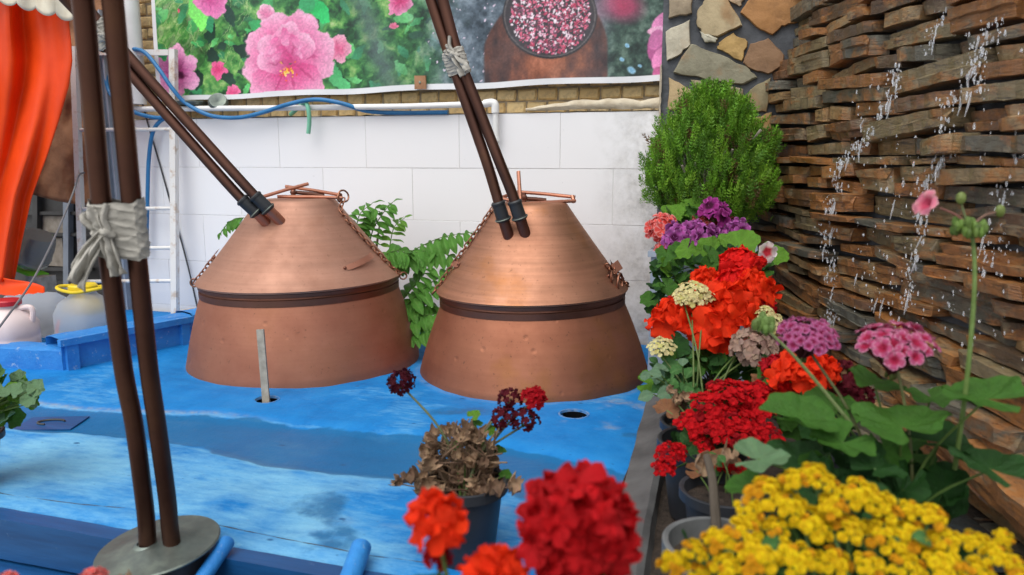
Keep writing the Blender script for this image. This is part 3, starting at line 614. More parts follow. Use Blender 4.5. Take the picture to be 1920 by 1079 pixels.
cv = cv[np.clip((pyg-BY0+wy).astype(int), 0, CH-1), np.clip((pxg-BX0+wx).astype(int), 0, CW-1)]
cv = np.clip(cv*(.88+.24*fbm(pxg/2.6, pyg/2.6, 2, 97)[..., None]), 0, 1)
lv = np.where(cv <= .04045, cv/12.92, ((np.clip(cv, 0, 1)+.055)/1.055)**2.4)
U, Wn = 820, 250; bv = []; bc = []
for j in range(Wn+1):
    for i in range(U+1):
        u, v = i/U, j/Wn; x = -.125+3.15*u; z0 = 1.352+.043*u+.004*math.sin(u*25); z = z0+(2.30-z0)*v
        p = Vector((x, -.012+.006*math.sin(u*21+v*2)+.005*math.sin(u*47-v*5), z)); bv.append(p)
        d = p-CAM; dd = d.dot(FW); px, py = 960+F*d.dot(RT)/dd, 539.5-F*d.dot(CU)/dd
        if z-z0 < .030 or u < .009: bc.append((.72, .73, .75)); continue
        ii, jj = int(px-BX0), int(py-BY0)
        bc.append(tuple(lv[min(CH-1, max(0, jj)), min(CW-1, max(0, ii))]) if jj > 0 else tuple(lv[min(CH-1, -jj % 200), min(CW-1, max(0, ii))]))
b = MB(); b.v = [tuple(p) for p in bv]; b.c = bc; b.f = [(j*(U+1)+i, j*(U+1)+i+1, (j+1)*(U+1)+i+1, (j+1)*(U+1)+i) for j in range(Wn) for i in range(U)]
ban = thing('banner', (1.45, -.012, 1.36), 'printed vinyl banner of pink roses and a copper pot full of petals', 'banner'); obj('printed_sheet', b, MAT['banner'], ban)
q = hy(788, 155, -.03); b = MB(); b.box(q.x-.034, q.x+.034, -.034, -.022, q.z-.036, q.z+.036, None, .002); pt = obj('wood_pad', b, MAT['brown_tarp'], ban, False)
b = MB(); b.lathe([(.008, 0), (.006, .006), (0.001, .007)], (0, 0, 0), 10, Matrix.Translation((q.x, -.034, q.z)) @ Matrix.Rotation(math.pi/2, 4, 'X')); obj('screw', b, MAT['tin'], pt)

# ================================================================== COPPER STILLS
def still(ax, name_lbl, lidm, bodym, tilt, sR, topr, zl, zt):
    cx, cy = ax; e = thing('copper_still', (cx, cy, -.02), name_lbl, 'still', 'copper rosewater stills set in the blue hearth')
    xf = Matrix.Translation((cx, cy, 0)) @ Matrix.Rotation(tilt, 4, FH) @ Matrix.Translation((-cx, -cy, 0))
    R0, R1 = sR
    b = MB(); prof = [(R0*1.004, -.05), (R0, .0)]+[(R0+(R1-R0)*t+.006*math.sin(t*3.14), t*(zl-.062)) for t in np.linspace(.06, 1, 14)]+[(R1-.01, zl-.058), (R1-.02, zl-.02)]
    b.lathe(prof, (cx, cy, 0), 128, xf, False)
    nv = len(b.v)                                                    # hammered dings
    rg = random.Random(int(cx*100)); ding = [(rg.uniform(0, 6.3), rg.uniform(.05, zl-.1)) for _ in range(36)]
    obj('boiler', b, bodym, e)
    b = MB(); b.lathe([(R1-.02, zl-.066), (R1+.003, zl-.062), (R1+.004, zl-.034), (R1-.004, zl-.030), (R1-.006, zl-.022), (R1+.006, zl-.019), (R1+.008, zl-.004), (R1-.03, zl-.002)], (cx, cy, 0), 128, xf, False); obj('collar', b, MAT['copper_dark'], e)
    b = MB(); lp = [(R1-.02, zl-.003), (R1+.013, zl-.001), (R1+.014, zl+.004)]
    for t in np.linspace(0, 1, 22): lp.append((topr+(R1+.008-topr)*(1-t)**1.03 + .010*(1-t)**8, zl+.007+(zt-zl-.02)*t))
    lp += [(topr-.010, zt-.004), (topr-.022, zt), (topr*.6, zt+.002), (.001, zt+.002)]
    b.lathe(lp, (cx, cy, 0), 128, xf, False); ld = obj('lid', b, lidm, e)
    def surf(az, t, off=0.):
        r = topr+(R1+.008-topr)*(1-t)+off; z = zl+.007+(zt-zl-.02)*t; return xf @ Vector((cx+r*(RT.x*math.cos(az)-FH.x*math.sin(az)), cy+r*(RT.y*math.cos(az)-FH.y*math.sin(az)), z))
    return e, surf, xf
lb = MB()
for k in range(20):
    pass
def link_mesh(R=.013, Ln=.011, r=.0036):
    b = MB(); pts = []
    for k in range(16):
        a = 2*math.pi*k/16; pts.append(Vector((R*math.cos(a)*.75, (Ln if math.sin(a) > 0 else -Ln)*min(1, abs(math.sin(a))*3)*.6+R*.7*math.sin(a), 0)))
    pts.append(pts[0]); b.tube(pts, r, 7, cap=False); return b.mesh('link', MAT['chain'])
LINK = link_mesh()
def chain(parent, pts, name='chain'):
    P = spline(pts, 12); d = [0]
    for i in range(1, len(P)): d.append(d[-1]+(P[i]-P[i-1]).length)
    c = bpy.data.objects.new(name, None); COL.objects.link(c); c.parent = parent; c.location = P[0]-parent.location; c.empty_display_size = .02
    s = 0; k = 0
    while s < d[-1]:
        i = max(1, next(i for i in range(len(d)) if d[i] >= s)); t = (s-d[i-1])/max(1e-6, d[i]-d[i-1]); p = P[i-1].lerp(P[i], t); tg = (P[i]-P[i-1]).normalized()
        a = -FH; z_ = (a-tg*a.dot(tg)).normalized(); x_ = tg.cross(z_); m_ = Matrix((x_, tg, z_)).transposed().to_4x4() @ Matrix.Rotation((math.pi/2 if k % 2 else 0)+rnd.uniform(-.35, .35)+.5, 4, 'Y'); m_.translation = p
        link('link', LINK, c, m_); s += .0255; k += 1
    return c
def ring(parent, c, R, r, nrm, mat='chain'):
    m_ = frame_m(c, nrm); b = MB(); b.tube([m_ @ Vector((R*math.cos(a), R*math.sin(a), 0)) for a in np.linspace(0, 2*math.pi, 25)], r, 7, cap=False); return obj('ring', b, MAT[mat], parent)
def pipes(parent, paths, R, coup, mat='copper_pipe', name='pipe'):
    for P in paths:
        b = MB(); b.tube(spline(P, 8), R, 16); obj(name, b, MAT[mat], parent)
def coupling(parent, a, c, R):
    d = (Vector(c)-Vector(a)); b = MB(); A = Vector(a)
    b.tube([A, A+d*.06, A+d*.14, A+d*.15, A+d*.8, A+d*.81, A+d*.93, A+d], [R*1.12, R*1.38, R*1.38, R*1.25, R*1.28, R*1.46, R*1.46, R*1.15], 16); o = obj('coupling', b, MAT['rubber'], parent)
    b = MB(); mid = A+d*.87; m_ = frame_m(mid, d); b.tube([m_ @ Vector((R*1.5*math.cos(q), R*1.5*math.sin(q), 0)) for q in np.linspace(0, 2*math.pi, 20)], R*.13, 6, cap=False); obj('clamp', b, MAT['tin'], o)
    b = MB(); b.bar(m_ @ Vector((R*1.5, 0, 0)), m_ @ Vector((R*2.1, R*.4, 0)), .008, .008); obj('clamp_screw', b, MAT['tin'], o)

S1, surf1, xf1 = still(STILLS[0], 'satin copper still with a cone lid, set in the blue hearth beside the wooden stake', MAT['copper_lid'], MAT['copper_body'], math.radians(-1.2), (.578, .488), .196, .400, .800)
S2, surf2, xf2 = still(STILLS[1], 'orange-stained copper still with a short upright rod on its lid, nearest the potted flowers', MAT['copper_lid_old'], MAT['copper_body_old'], math.radians(-1.2), (.552, .442), .175, .376, .795)
def lid_hit(k, px, py, R1, tr, zl, zt):
    cx, cy = STILLS[k]
    for i in range(400):
        d = 2.6+i*.004; p = hd(px, py, d); r = math.hypot(p.x-cx, p.y-cy); t = (p.z-zl)/(zt-zl)
        if 0 <= t <= 1 and r < R1+(tr-R1)*t: return d
    return 3.4
d1 = depth((*STILLS[0], .8)); d2 = depth((*STILLS[1], .8)); PR = .0235
# still one: pipe pair up and to the left, over to the receiver standing in front
APX = [hd(118, -300, 1.62), hd(176, -310, 1.62)]
h1a, h1b = lid_hit(0, 500, 419, .495, .196, .4, .8), lid_hit(0, 526, 416, .495, .196, .4, .8); h2a, h2b = lid_hit(1, 954, 445, .45, .175, .376, .795), lid_hit(1, 985, 441, .45, .175, .376, .795)
p1a = [hd(478, 396, h1a-.04), hd(447, 367, h1a-.06), hd(345, 253, h1a-.12), hd(244, 138, h1a-.18), hd(165, 45, h1a-.24), hd(80, -60, h1a-.45), hd(70, -220, 2.6), hd(95, -300, 1.9), APX[0]]
p1b = [hd(500, 390, h1b-.04), hd(466, 355, h1b-.06), hd(358, 236, h1b-.12), hd(252, 118, h1b-.18), hd(165, 16, h1b-.24), hd(100, -80, h1b-.42), hd(110, -230, 2.6), hd(150, -310, 1.9), APX[1]]
pipes(S1, [p1a, p1b], PR, None)
coupling(S1, hd(452, 373, h1a-.058), hd(484, 402, h1a-.03), PR); coupling(S1, hd(476, 366, h1b-.058), hd(506, 396, h1b-.03), PR)
def inlet(parent, a, c, mat): b = MB(); b.tube([a, c], PR*1.08, 16); obj('inlet_stub', b, MAT[mat], parent)
inlet(S1, hd(482, 400, h1a-.03), hd(502, 421, h1a+.02), 'copper_rod'); inlet(S1, hd(503, 393, h1b-.03), hd(528, 418, h1b+.02), 'copper_rod')
def rod(parent, a, c, r=.0085, mat='copper_rod', name='handle_rod'):
    b = MB(); A, C = Vector(a), Vector(c); mid = A.lerp(C, .5)+UP*.002; b.tube([A, mid, C], r, 9); return obj(name, b, MAT[mat], parent)
rod(S1, hd(494, 369, d1-.16), hd(578, 345, d1-.05)); rod(S1, hd(536, 350, d1+.10), hd(640, 366, d1-.02)); rod(S1, hd(520, 369, d1-.10), hd(642, 371, d1-.04)); rod(S1, hd(552, 361, d1+.02), hd(608, 367, d1+.03), .010, 'copper_pipe')
b = MB(); b.sphere(hd(550, 361, d1), .016, 10, 8); b.tube([hd(550, 372, d1), hd(550, 352, d1)], .012, 10); obj('hub', b, MAT['copper_dark'], S1)
ring(S1, hd(644, 368, d1-.03), .029, .0045, RT*.6-FH*.6+UP*.2); ring(S1, hd(637, 371, d1-.035), .020, .005, RT*.9-FH*.3)
chain(S1, [hd(643, 376, d1-.03), surf1(.28, .86, .012), surf1(.24, .6, .010), surf1(.16, .35, .012), surf1(.10, .16, .010), surf1(.06, .05, .014), surf1(.03, -.0, .02)])
chain(S1, [surf1(math.pi-.12, .28, .012), surf1(math.pi-.10, .12, .014), surf1(math.pi-.1, .02, .02), surf1(math.pi-.1, -.04, .02)])
def strap(parent, surf, az0, t0, az1, t1, lift, mat='copper_rod'):
    b = MB(); k = 12
    def sf(u, v): p = surf(az0+(az1-az0)*u, t0+(t1-t0)*u+(v-.5)*.062*(1 if .08 < u else .8), .003+lift*math.sin(min(1, u*1.0)*math.pi*.55)); return p
    b.grid(sf, k, 3); o = obj('strap', b, MAT[mat], parent)
    b = MB(); b.sphere(surf(az0+.025, t0+.004, .005), .008, 8, 6); obj('rivet', b, MAT['copper_dark'], o)
strap(S1, surf1, .80, .21, .36, .32, .022); strap(S1, surf1, math.pi-.30, .30, math.pi-.02, .36, .02)
ring(S1, surf1(.02, -.02, .02), .018, .004, -FH+RT*.4); ring(S1, surf1(math.pi-.1, -.04, .02), .02, .004, -FH)
# still two
p2a = [hd(x, y, h2a-o) for x, y, o in ((942, 405, .03), (930, 362, .05), (911, 300, .08), (878, 205, .11), (845, 110, .14), (808, 0, .18), (770, -120, .24), (712, -300, .34))]
p2b = [hd(x, y, h2b-o) for x, y, o in ((973, 400, .03), (959, 360, .05), (935, 300, .08), (898, 205, .11), (861, 110, .14), (830, 0, .18), (796, -120, .24), (742, -300, .34))]
pipes(S2, [p2a, p2b], PR, None)
coupling(S2, hd(933, 378, h2a-.045), hd(945, 416, h2a-.02), PR); coupling(S2, hd(964, 376, h2b-.045), hd(976, 413, h2b-.02), PR)
inlet(S2, hd(944, 412, h2a-.022), hd(955, 447, h2a+.02), 'copper_dark'); inlet(S2, hd(975, 409, h2b-.022), hd(986, 443, h2b+.02), 'copper_dark')
rod(S2, hd(972, 322, d2-.02), hd(976, 384, d2-.06), .0095); rod(S2, hd(970, 360, d2+.08), hd(1078, 370, d2-.02)); rod(S2, hd(972, 384, d2-.12), hd(1079, 377, d2-.03)); rod(S2, hd(985, 373, d2+.02), hd(1024, 376, d2+.03), .010, 'copper_pipe')
rod(S2, hd(938, 372, d2-.08), hd(976, 382, d2-.12)); rod(S2, hd(940, 371, d2-.06), hd(972, 361, d2+.06)); rod(S2, hd(1073, 368, d2-.02), hd(1076, 380, d2-.03), .010)
b = MB(); b.sphere(hd(982, 371, d2), .018, 10, 8); b.tube([hd(982, 384, d2), hd(982, 362, d2)], .012, 10); obj('hub', b, MAT['copper_dark'], S2)
chain(S2, [hd(934, 376, d2-.06), surf2(math.pi-.35, .9, .012), surf2(math.pi-.25, .62, .012), surf2(math.pi-.18, .4, .014), surf2(math.pi-.12, .2, .016), surf2(math.pi-.10, .06, .014), surf2(math.pi-.1, -.02, .02)])
strap(S2, surf2, math.pi-.34, .34, math.pi-.06, .34, .02)
chain(S2, [surf2(.42, .30, .014), surf2(.36, .22, .018), surf2(.30, .26, .016), surf2(.22, .16, .014), surf2(.14, .06, .014), surf2(.06, .02, .016)])
strap(S2, surf2, .50, .20, .22, .33, .02, 'copper_dark'); ring(S2, surf2(.40, .11, .016), .042, .006, surf2(.4, .1, 1)-surf2(.4, .1, 0)); ring(S2, surf2(.50, .19, .014), .026, .005, surf2(.5, .1, 1)-surf2(.5, .1, 0)+RT)
b = MB(); q = surf2(.30, .27, .03); b.box(-.026, .026, -.008, .008, -.022, .022, None, .002, frame_m(q, -FH+RT*.3+UP*.4, .5) @ Matrix.Rotation(math.pi/2, 4, 'X')); obj('padlock', b, MAT['copper_rod'], S2, False)

# ---- receiver: dark jar under a flat tin lid, two tall pipes
q = hz(297, 1022, .028); dl = depth(q)
rec = thing('condenser_jar', (q.x, q.y, -.70), 'black condenser jar with a round verdigris tin lid and two tall copper pipes', 'condenser')
xfL = Matrix.Translation(q) @ Matrix.Rotation(math.radians(-5), 4, FH) @ Matrix.Rotation(math.radians(3), 4, RT)
b = MB(); b.lathe([(.001, -.725), (.10, -.725), (.125, -.6), (.132, -.35), (.128, -.1), (.118, -.012), (.09, -.008), (.001, -.008)], (0, 0, 0), 48, Matrix.Translation(q), False); obj('jar', b, MAT['pot_black'], rec)
b = MB(); b.lathe([(.10, -.010), (.147, -.008), (.150, -.003), (.147, .001), (.125, .0015), (.085, .006), (.05, .015), (.03, .018), (.001, .018)], (0, 0, 0), 64, xfL, False); obj('lid', b, MAT['tin'], rec)
def dd(py): return dl-.02-(1020-py)/1020*.42
pA = [(277, 1022), (275, 985), (270, 935), (255, 790), (231, 690), (203, 480), (188, 360), (172, 180), (155, 0), (135, -180)]
pB = [(323, 1024), (318, 985), (313, 930), (295, 800), (279, 690), (258, 490), (245, 360), (228, 180), (211, 0), (193, -180)]
pA[3] = (252, 800)
pipes(rec, [[hd(x, y, dd(y)) for x, y in pA]+[APX[0]], [hd(x, y, dd(y)) for x, y in pB]+[APX[1]]], .0208, None)
for x, y in (pA[0], pB[0]):
    b = MB(); b.lathe([(.036, -.004), (.031, .004), (.025, .008)], hd(x, y+2, dd(y))+Vector((0, 0, .0)), 24, None, False); obj('solder_ring', b, MAT['tin'], rec)

# ---- knotted rags tying the pipe pairs
def rag(label, cA, cB, axis, R, hgt, tails, knot_at, seed, scale=1.):
    cA, cB, axis = Vector(cA), Vector(cB), Vector(axis).normalized(); mid = (cA+cB)/2; sp = (cB-cA); sp = (sp-axis*sp.dot(axis)); half = sp.length/2; ex = sp.normalized(); ey = axis.cross(ex).normalized()
    if ey.dot(-FH) < 0: ey = -ey
    e = thing('rag_tie', mid-axis*hgt/2, label, 'rag', 'rags knotted round the copper pipes'); b = MB(); nu, nv = 110, 64
    def wf(u, v):
        a = 2*math.pi*u; ca, sa = math.cos(a), math.sin(a); fold = .5*(.5+.5*math.sin(v*46+math.sin(a*2+seed)*3.2+ca*4.0))**2+.5*(.5+.5*math.sin(v*23-ca*5+seed+2*mnoise.noise(Vector((ca*3, sa*3, v*3)))))**3; n = mnoise.noise(Vector((ca*2+seed, sa*2, v*7)))
        r = R*(1.08+.15*fold+.06*n+.025*mnoise.noise(Vector((ca*9+seed, sa*9, v*30))))*(1 if .04 < v < .96 else .96); x = ca*(half+r) if True else 0
        x = (half if ca > 0 else -half)*min(1, abs(ca)*2.2)+r*ca; y = r*sa*(.98 if abs(ca) > .5 else .93)
        return mid + ex*x + ey*y + axis*((v-.5)*hgt*(1+.10*ca) + .05*hgt*n + .07*hgt*math.sin(a+seed)*ca)
    b.grid(wf, nu, nv); obj('wrap', b, MAT['rag'], e)
    k0 = mid+ex*(knot_at[0]*half)+ey*(R*1.35)+axis*knot_at[1]*hgt; b = MB(); b.sphere(k0, R*.78, 18, 12, (1.15, .85, .8)); V = []
    for v in b.v: v = Vector(v); n = mnoise.noise(v*60)*.30+.18*math.sin((v-k0).dot(axis+ex)*180); V.append(tuple(k0+(v-k0)*(1+n)))
    b.v = V; b.tube(spline([k0+ex*R*.3+axis*R*.2, k0+axis*R*1.3+ey*R*.05, k0+axis*R*2.6-ey*R*.3+ex*R*.3], 6), R*.35, 10, flat=.7); obj('knot', b, MAT['rag'], e)
    for (dx, dz, wd, L) in tails:
        b = MB()
        def tf(u, v):
            t = v; p = k0 + ex*(dx*L*t*(1-.25*t)) + axis*(-dz*L*t) + ey*(R*.25*math.sin(t*3)+R*.1)
            wloc = wd*(.45+.75*t)*(1-.45*max(0, t-.75)/.25*(.5+.5*math.sin(u*9+seed))); s_ = (u-.5)
            side = (ex*dz+axis*dx).normalized(); return p + side*s_*wloc + ey*(wd*.20*math.sin(u*11+t*3+seed)+wd*.08*math.sin(u*23-t*5+seed)+wd*.12*mnoise.noise(Vector((u*4, t*5, seed)))) + axis*(-.12*L*max(0, t-.8)*math.sin(u*11+seed))
        b.grid(tf, 24, 26); o = obj('tail', b, MAT['rag'], e); md = o.modifiers.new('thick', 'SOLIDIFY'); md.thickness = .003
    return e
dq = dd(430)
rag('large off-white rag knotted round the tall pipe pair above the tin lid', hd(196, 430, dq), hd(252, 430, dq), hd(235, 300, dd(300))-hd(262, 560, dd(560)), .0240, .125, [(-.75, .9, .050, .135), (.28, 1.0, .042, .095), (-.55, -.65, .035, .075)], (-.45, .0), 1.3)
a_, c_ = Vector(p2a[4])+(Vector(p2a[5])-Vector(p2a[4]))*-.06, Vector(p2b[4])+(Vector(p2b[5])-Vector(p2b[4]))*-.06
rag('small dirty rag tied round the pipes in front of the banner', a_, c_, Vector(p2a[5])-Vector(p2a[4]), .029, .105, [(.5, 1.0, .05, .09), (-.5, -.5, .04, .06)], (.9, .25), 4.1)
a_, c_ = hd(192, 78, h1a-.22), hd(198, 60, h1b-.22)
rag('grey rag tied high on the slanting pipes behind the ladder top', a_, c_, Vector(p1a[4])-Vector(p1a[3]), .032, .11, [(.6, .9, .05, .09)], (.5, -.1), 2.2)

# ================================================================== LEFT: CURTAIN, LADDER, HOSES, JUGS
shed = thing('shed_wall', (-2.0, .62, -.7), 'dark shed wall of metal panels behind the ladder and the jugs', 'wall')
b = MB(); b.box(-4.2, WL-.004, .60, .70, -.7, 2.7); obj('panel_backing', b, MAT['dark_metal'], shed, False)
for (px, y0, y1) in ((70, 340, 620), (128, 330, 620)):
    b = MB(); b.bar(hy(px, y0, .56), hy(px, y1, .56), .05, .05, (0, 1, 0)); obj('frame_post', b, MAT['steel_blue'] if px > 100 else MAT['dark_metal'], shed, False)
for py in (400, 440, 505, 530):
    b = MB(); b.bar(hy(40, py, .57), hy(175, py, .57), .03, .025); obj('frame_rail', b, MAT['dark_metal'], shed, False)
for (x0, y0, x1, y1) in ((78, 405, 122, 437), (78, 445, 122, 500)):
    a, c = hy(x0, y0, .59), hy(x1, y1, .59); b = MB(); b.box(a.x, c.x, .585, .598, c.z, a.z); obj('panel', b, MAT['wood_grey'], shed, False)
post = thing('metal_post', hy(240, 610, -.03), 'slanting grey-blue metal channel post behind the tall pipes', 'post')
a, c = hy(183, 20, -.03), hy(240, 610, -.03)
for off, wd in ((-.03, .012), (.03, .012), (0, .052)):
    b = MB(); o_ = Vector((off, 0 if abs(off) > .01 else .02, 0)); b.bar(a+o_, c+o_, wd, .05 if abs(off) > .01 else .01, (0, 1, 0)); obj('flange' if abs(off) > .01 else 'web', b, MAT['steel_blue'], post, False)
# ladder
lad = thing('ladder', hy(240, 620, -.10), 'rusty white-painted metal ladder leaning on the tiled wall', 'ladder')
def sq(name, p, q, wd, mat='rusty_white', par=lad): b = MB(); b.bar(p, q, wd, wd*.8, (0, 1, 0)); obj(name, b, MAT[mat], par, False)
sq('stile', hy(325, 93, -.06), hy(329, 640, -.16), .042); sq('stile', hy(139, 88, -.06), hy(160, 640, -.16), .042)
sq('top_bar', hy(146, 99, -.06), hy(318, 99, -.06), .034)
for py in (244, 392, 466, 528): b = MB(); f = (py-93)/547; b.tube([hy(139+21*f+6, py, -.06-.1*f), hy(322+4*f, py-1, -.06-.1*f)], .012, 10); obj('rung', b, MAT['rusty_white'], lad)
# big duct and thin pipes
b = MB(); P = [hy(226, -160, -.05), hy(243, 30, -.05), hy(250, 110, -.045), hy(256, 196, -.045)]; b.tube(spline(P, 5), .062, 24); tag(obj('drain_pipe', b, MAT['pvc']), 'wide white plastic drain pipe beside the banner edge', 'pipe')
wpi = thing('water_pipe', hy(930, 268, -.05), 'thin white plastic water pipe along the top of the tiled wall', 'pipe')
b = MB(); b.tube([hy(248, 205, -.05), hy(520, 203, -.055), hy(760, 200, -.05), hy(917, 195, -.05)], .0165, 14); obj('run', b, MAT['pvc'], wpi)
b = MB(); b.tube(spline([hy(908, 195, -.05), hy(922, 193, -.05), hy(928, 197, -.05), hy(929, 212, -.05)], 5), .022, 14); obj('elbow', b, MAT['pvc'], wpi)
b = MB(); b.tube([hy(929, 205, -.05), hy(931, 268, -.045)], .0165, 14); b.tube([hy(930, 258, -.045), hy(931, 266, -.045)], .020, 14); obj('drop', b, MAT['pvc'], wpi)
def hose(label, pts, r, mat, cat='hose', name='hose', y=None, k=8):
    b = MB(); b.tube(spline([hy(*p) if len(p) == 3 else p for p in pts], k), r, 12); return tag(obj(name, b, MAT[mat]), label, cat)
hose('blue garden hose looping from the ladder top along the brick ledge', [(200, 92, -.02), (240, 92, -.07), (270, 98, -.10), (298, 130, -.12), (322, 165, -.12), (350, 195, -.09), (395, 217, -.075), (445, 221, -.075), (490, 212, -.08), (540, 196, -.09), (590, 187, -.09), (640, 194, -.085), (690, 209, -.03), (760, 212, -.018), (840, 211, -.016)], .0125, 'hose_blue')
hose('blue hose bending down the tiles behind the ladder', [(190, 60, -.02), (196, 110, -.03), (202, 165, -.05), (225, 197, -.08), (258, 213, -.10), (292, 221, -.10), (318, 219, -.09), (300, 228, -.08), (286, 250, -.07), (279, 300, -.065), (277, 350, -.065), (276, 400, -.06), (274, 470, -.06)], .0125, 'hose_blue')
hose('short pale green hose end hanging over the tile edge', [(545, 215, .03), (562, 200, -.03), (572, 192, -.07), (578, 204, -.085), (580, 228, -.082), (578, 251, -.08)], .0125, 'hose_green')
hose('thin black cable hanging down the tiled wall', [(258, 140, -.02), (264, 180, -.03), (278, 235, -.02), (300, 310, -.015), (325, 400, -.015), (350, 490, -.02), (372, 585, -.02)], .005, 'cable', 'cable', 'cable')
hose('grey cable slanting down from the ladder towards the red-capped jug', [(158, 324, -.2), (148, 330, -.3), (136, 365, -.5), (105, 440, -.8), (60, 528, -1.2), (0, 612, -1.55), (-60, 690, -1.75)], .0052, 'cable_grey', 'cable', 'cable')
hose('bent yellow cane lying on the parapet behind the left still', [(304, 604, -.72), (325, 590, -.64), (352, 582, -.55), (385, 579, -.47), (430, 586, -.42)], .008, 'cane', 'cane', 'cane')
b = MB(); b.lathe([(.085, 0), (.095, .02), (.09, .024), (.078, .006), (.001, .006)], hy(360, 195, -.01)+Vector((0, 0, -.01)), 30, None, False); tag(obj('tin_dish', b, MAT['tin']), 'small dark tin dish lying on the brick ledge', 'dish')
b = MB(); q = hy(410, 193, -.02); b.lathe([(.06, 0), (.062, .012), (.05, .03), (.04, .028), (.001, .012)], (0, 0, 0), 28, Matrix.Translation(q) @ Matrix.Rotation(1.0, 4, 'X') @ Matrix.Rotation(.4, 4, 'Y'), False); tag(obj('tin_cup', b, MAT['tin']), 'tipped tin cup lying on the brick ledge by the blue hose', 'cup')
# orange curtain and scalloped awning
ce = [(-120, 124), (0, 128), (45, 130), (80, 134), (115, 136), (160, 130), (220, 113), (290, 90), (370, 60), (450, 42), (528, 27)]
cur = thing('orange_curtain', hy(-40, 560, -.5), 'glossy orange curtain hanging in folds at the shed opening', 'curtain')
def cf(u, v):
    py = -50+578*v; xr = np.interp(py, [a for a, _ in ce], [c for _, c in ce]); px = -190+(xr+190)*u
    gather = .5+.5*v; pl_ = .055*math.sin(u*17+1.2*math.sin(v*2.6)+v*1.5)*(.55+.6*v)+.028*math.sin(u*37-v*2.5)+.022*mnoise.noise(Vector((u*6, v*5, 3))); return hy(px, py, -.50+pl_)
b = MB(); b.grid(cf, 120, 60); o = obj('cloth', b, MAT['orange_cloth'], cur); md = o.modifiers.new('thick', 'SOLIDIFY'); md.thickness = .004
def cf2(u, v):
    px = -40+124*u; py = 500+46*u**1.2+v*(38-12*u)+7*math.sin(u*5); return hy(px, py, -.62+.05*math.sin(v*2.8+u*2)+.02*math.sin(u*8))
b = MB(); b.grid(cf2, 30, 12); o = obj('trailing_end', b, MAT['orange_cloth'], cur); md = o.modifiers.new('thick', 'SOLIDIFY'); md.thickness = .005
aw = thing('awning', hy(60, 30, -.62), 'cream canvas awning with a scalloped hem above the orange curtain', 'awning')
def af(u, v):
    px = -80+235*u; bot = (7+.262*px) if px < 140 else 44-.35*(px-140); sc_ = abs(math.sin((px+4)/36*math.pi))**.6; bt = bot-11+11*sc_; py = -70+(bt+70)*v; return hy(px, py, -.66+.02*math.sin(u*24)*v+.03*v)
b = MB(); b.grid(af, 240, 14); o = obj('canvas', b, MAT['cream_canvas'], aw); md = o.modifiers.new('thick', 'SOLIDIFY'); md.thickness = .004
tp = thing('brown_tarp', hy(120, 385, .12), 'creased brown tarpaulin hanging behind the ladder', 'tarp')
def tf_(u, v):
    px = 20+225*u; bt = 352+34*math.sin(min(1, u*1.1)*math.pi*.62); py = -60+(bt+60)*v; return hy(px, py, .14+.05*mnoise.noise(Vector((u*5, v*5, 1)))+.02*mnoise.noise(Vector((u*15, v*13, 5)))-.03*v)
b = MB(); b.grid(tf_, 70, 60); o = obj('sheet', b, MAT['brown_tarp'], tp); md = o.modifiers.new('thick', 'SOLIDIFY'); md.thickness = .004
# jugs
def jug(label, q, r, hb, mat, capm, handle, cat='jug', sx=1.0):
    e = thing('plastic_jug', q, label, cat); q = Vector(q); n = 48; prof = [(.001, .0), (r*.9, .0), (r, .02), (r*1.0, hb*.35), (r*.985, hb*.37), (r, hb*.40), (r, hb*.62), (r*.8, hb*.80), (r*.48, hb*.90), (r*.42, hb*.93), (r*.42, hb)]
    b = MB(); V = []
    b.lathe(prof, (0, 0, 0), n, None, False)
    for v in b.v: a = math.atan2(v[1], v[0]); k = (abs(math.cos(a))**4+abs(math.sin(a))**4)**-.25; k = 1+(k-1)*.55*sx; V.append((q.x+v[0]*k, q.y+v[1]*k, q.z+v[2]))
    b.v = V; obj('body', b, mat, e)
    b = MB(); b.lathe([(r*.50, hb*.97), (r*.52, hb*.975), (r*.52, hb*1.05), (r*.47, hb*1.075), (.001, hb*1.08)], q, 32, None, False); o = obj('cap', b, capm, e)
    if handle == 'loop':
        b = MB(); b.tube([q+RT*(r*.95*math.cos(a))+UP*(hb*.97+.02*abs(math.cos(a)))-FH*(r*.62*math.sin(a)) for a in np.linspace(0, 2*math.pi, 31)], .009, 8, cap=False); obj('carry_ring', b, capm, e)
    else:
        b = MB(); b.tube(spline([q+RT*r*.45+UP*hb*.90, q+RT*r*.85+UP*hb*.93, q+RT*r*.98+UP*hb*.85, q+RT*r*.92+UP*hb*.66], 6), .014, 10); obj('handle', b, mat, e)
q = hz(166, 655, -.005); jug('clear square plastic jug with a yellow cap and carrying ring', (q.x, q.y, -.012), .135, .335, MAT['clear'], MAT['yellow_plastic'], 'loop')
q = hz(22, 664, -.005); jug('milky pink jug with a red cap and moulded handle', (q.x, q.y, -.012), .135, .275, MAT['milk_plastic'], MAT['red_plastic'], 'side', 'jug', .3)
e = thing('plastic_bottle', hz(60, 650, -.012), 'large clear ribbed bottle lying behind the red-capped jug', 'bottle'); q = hz(60, 648, -.012); ax = (RT*.8+FH*.5+UP*.02).normalized()
m_ = frame_m(Vector((q.x, q.y, .135))+FH*.10-ax*.17, ax); b = MB(); b.lathe([(.001, 0), (.11, .0), (.128, .02)]+[(.128-(.006 if k % 2 else 0), .04+k*.022) for k in range(9)]+[(.12, .26), (.07, .33), (.035, .36), (.035, .40)], (0, 0, 0), 36, m_, False); obj('body', b, MAT['clear'], e)
b = MB(); b.lathe([(.04, .385), (.042, .39), (.042, .42), (.001, .422)], (0, 0, 0), 24, m_, False); obj('cap', b, MAT['yellow_plastic'], e)
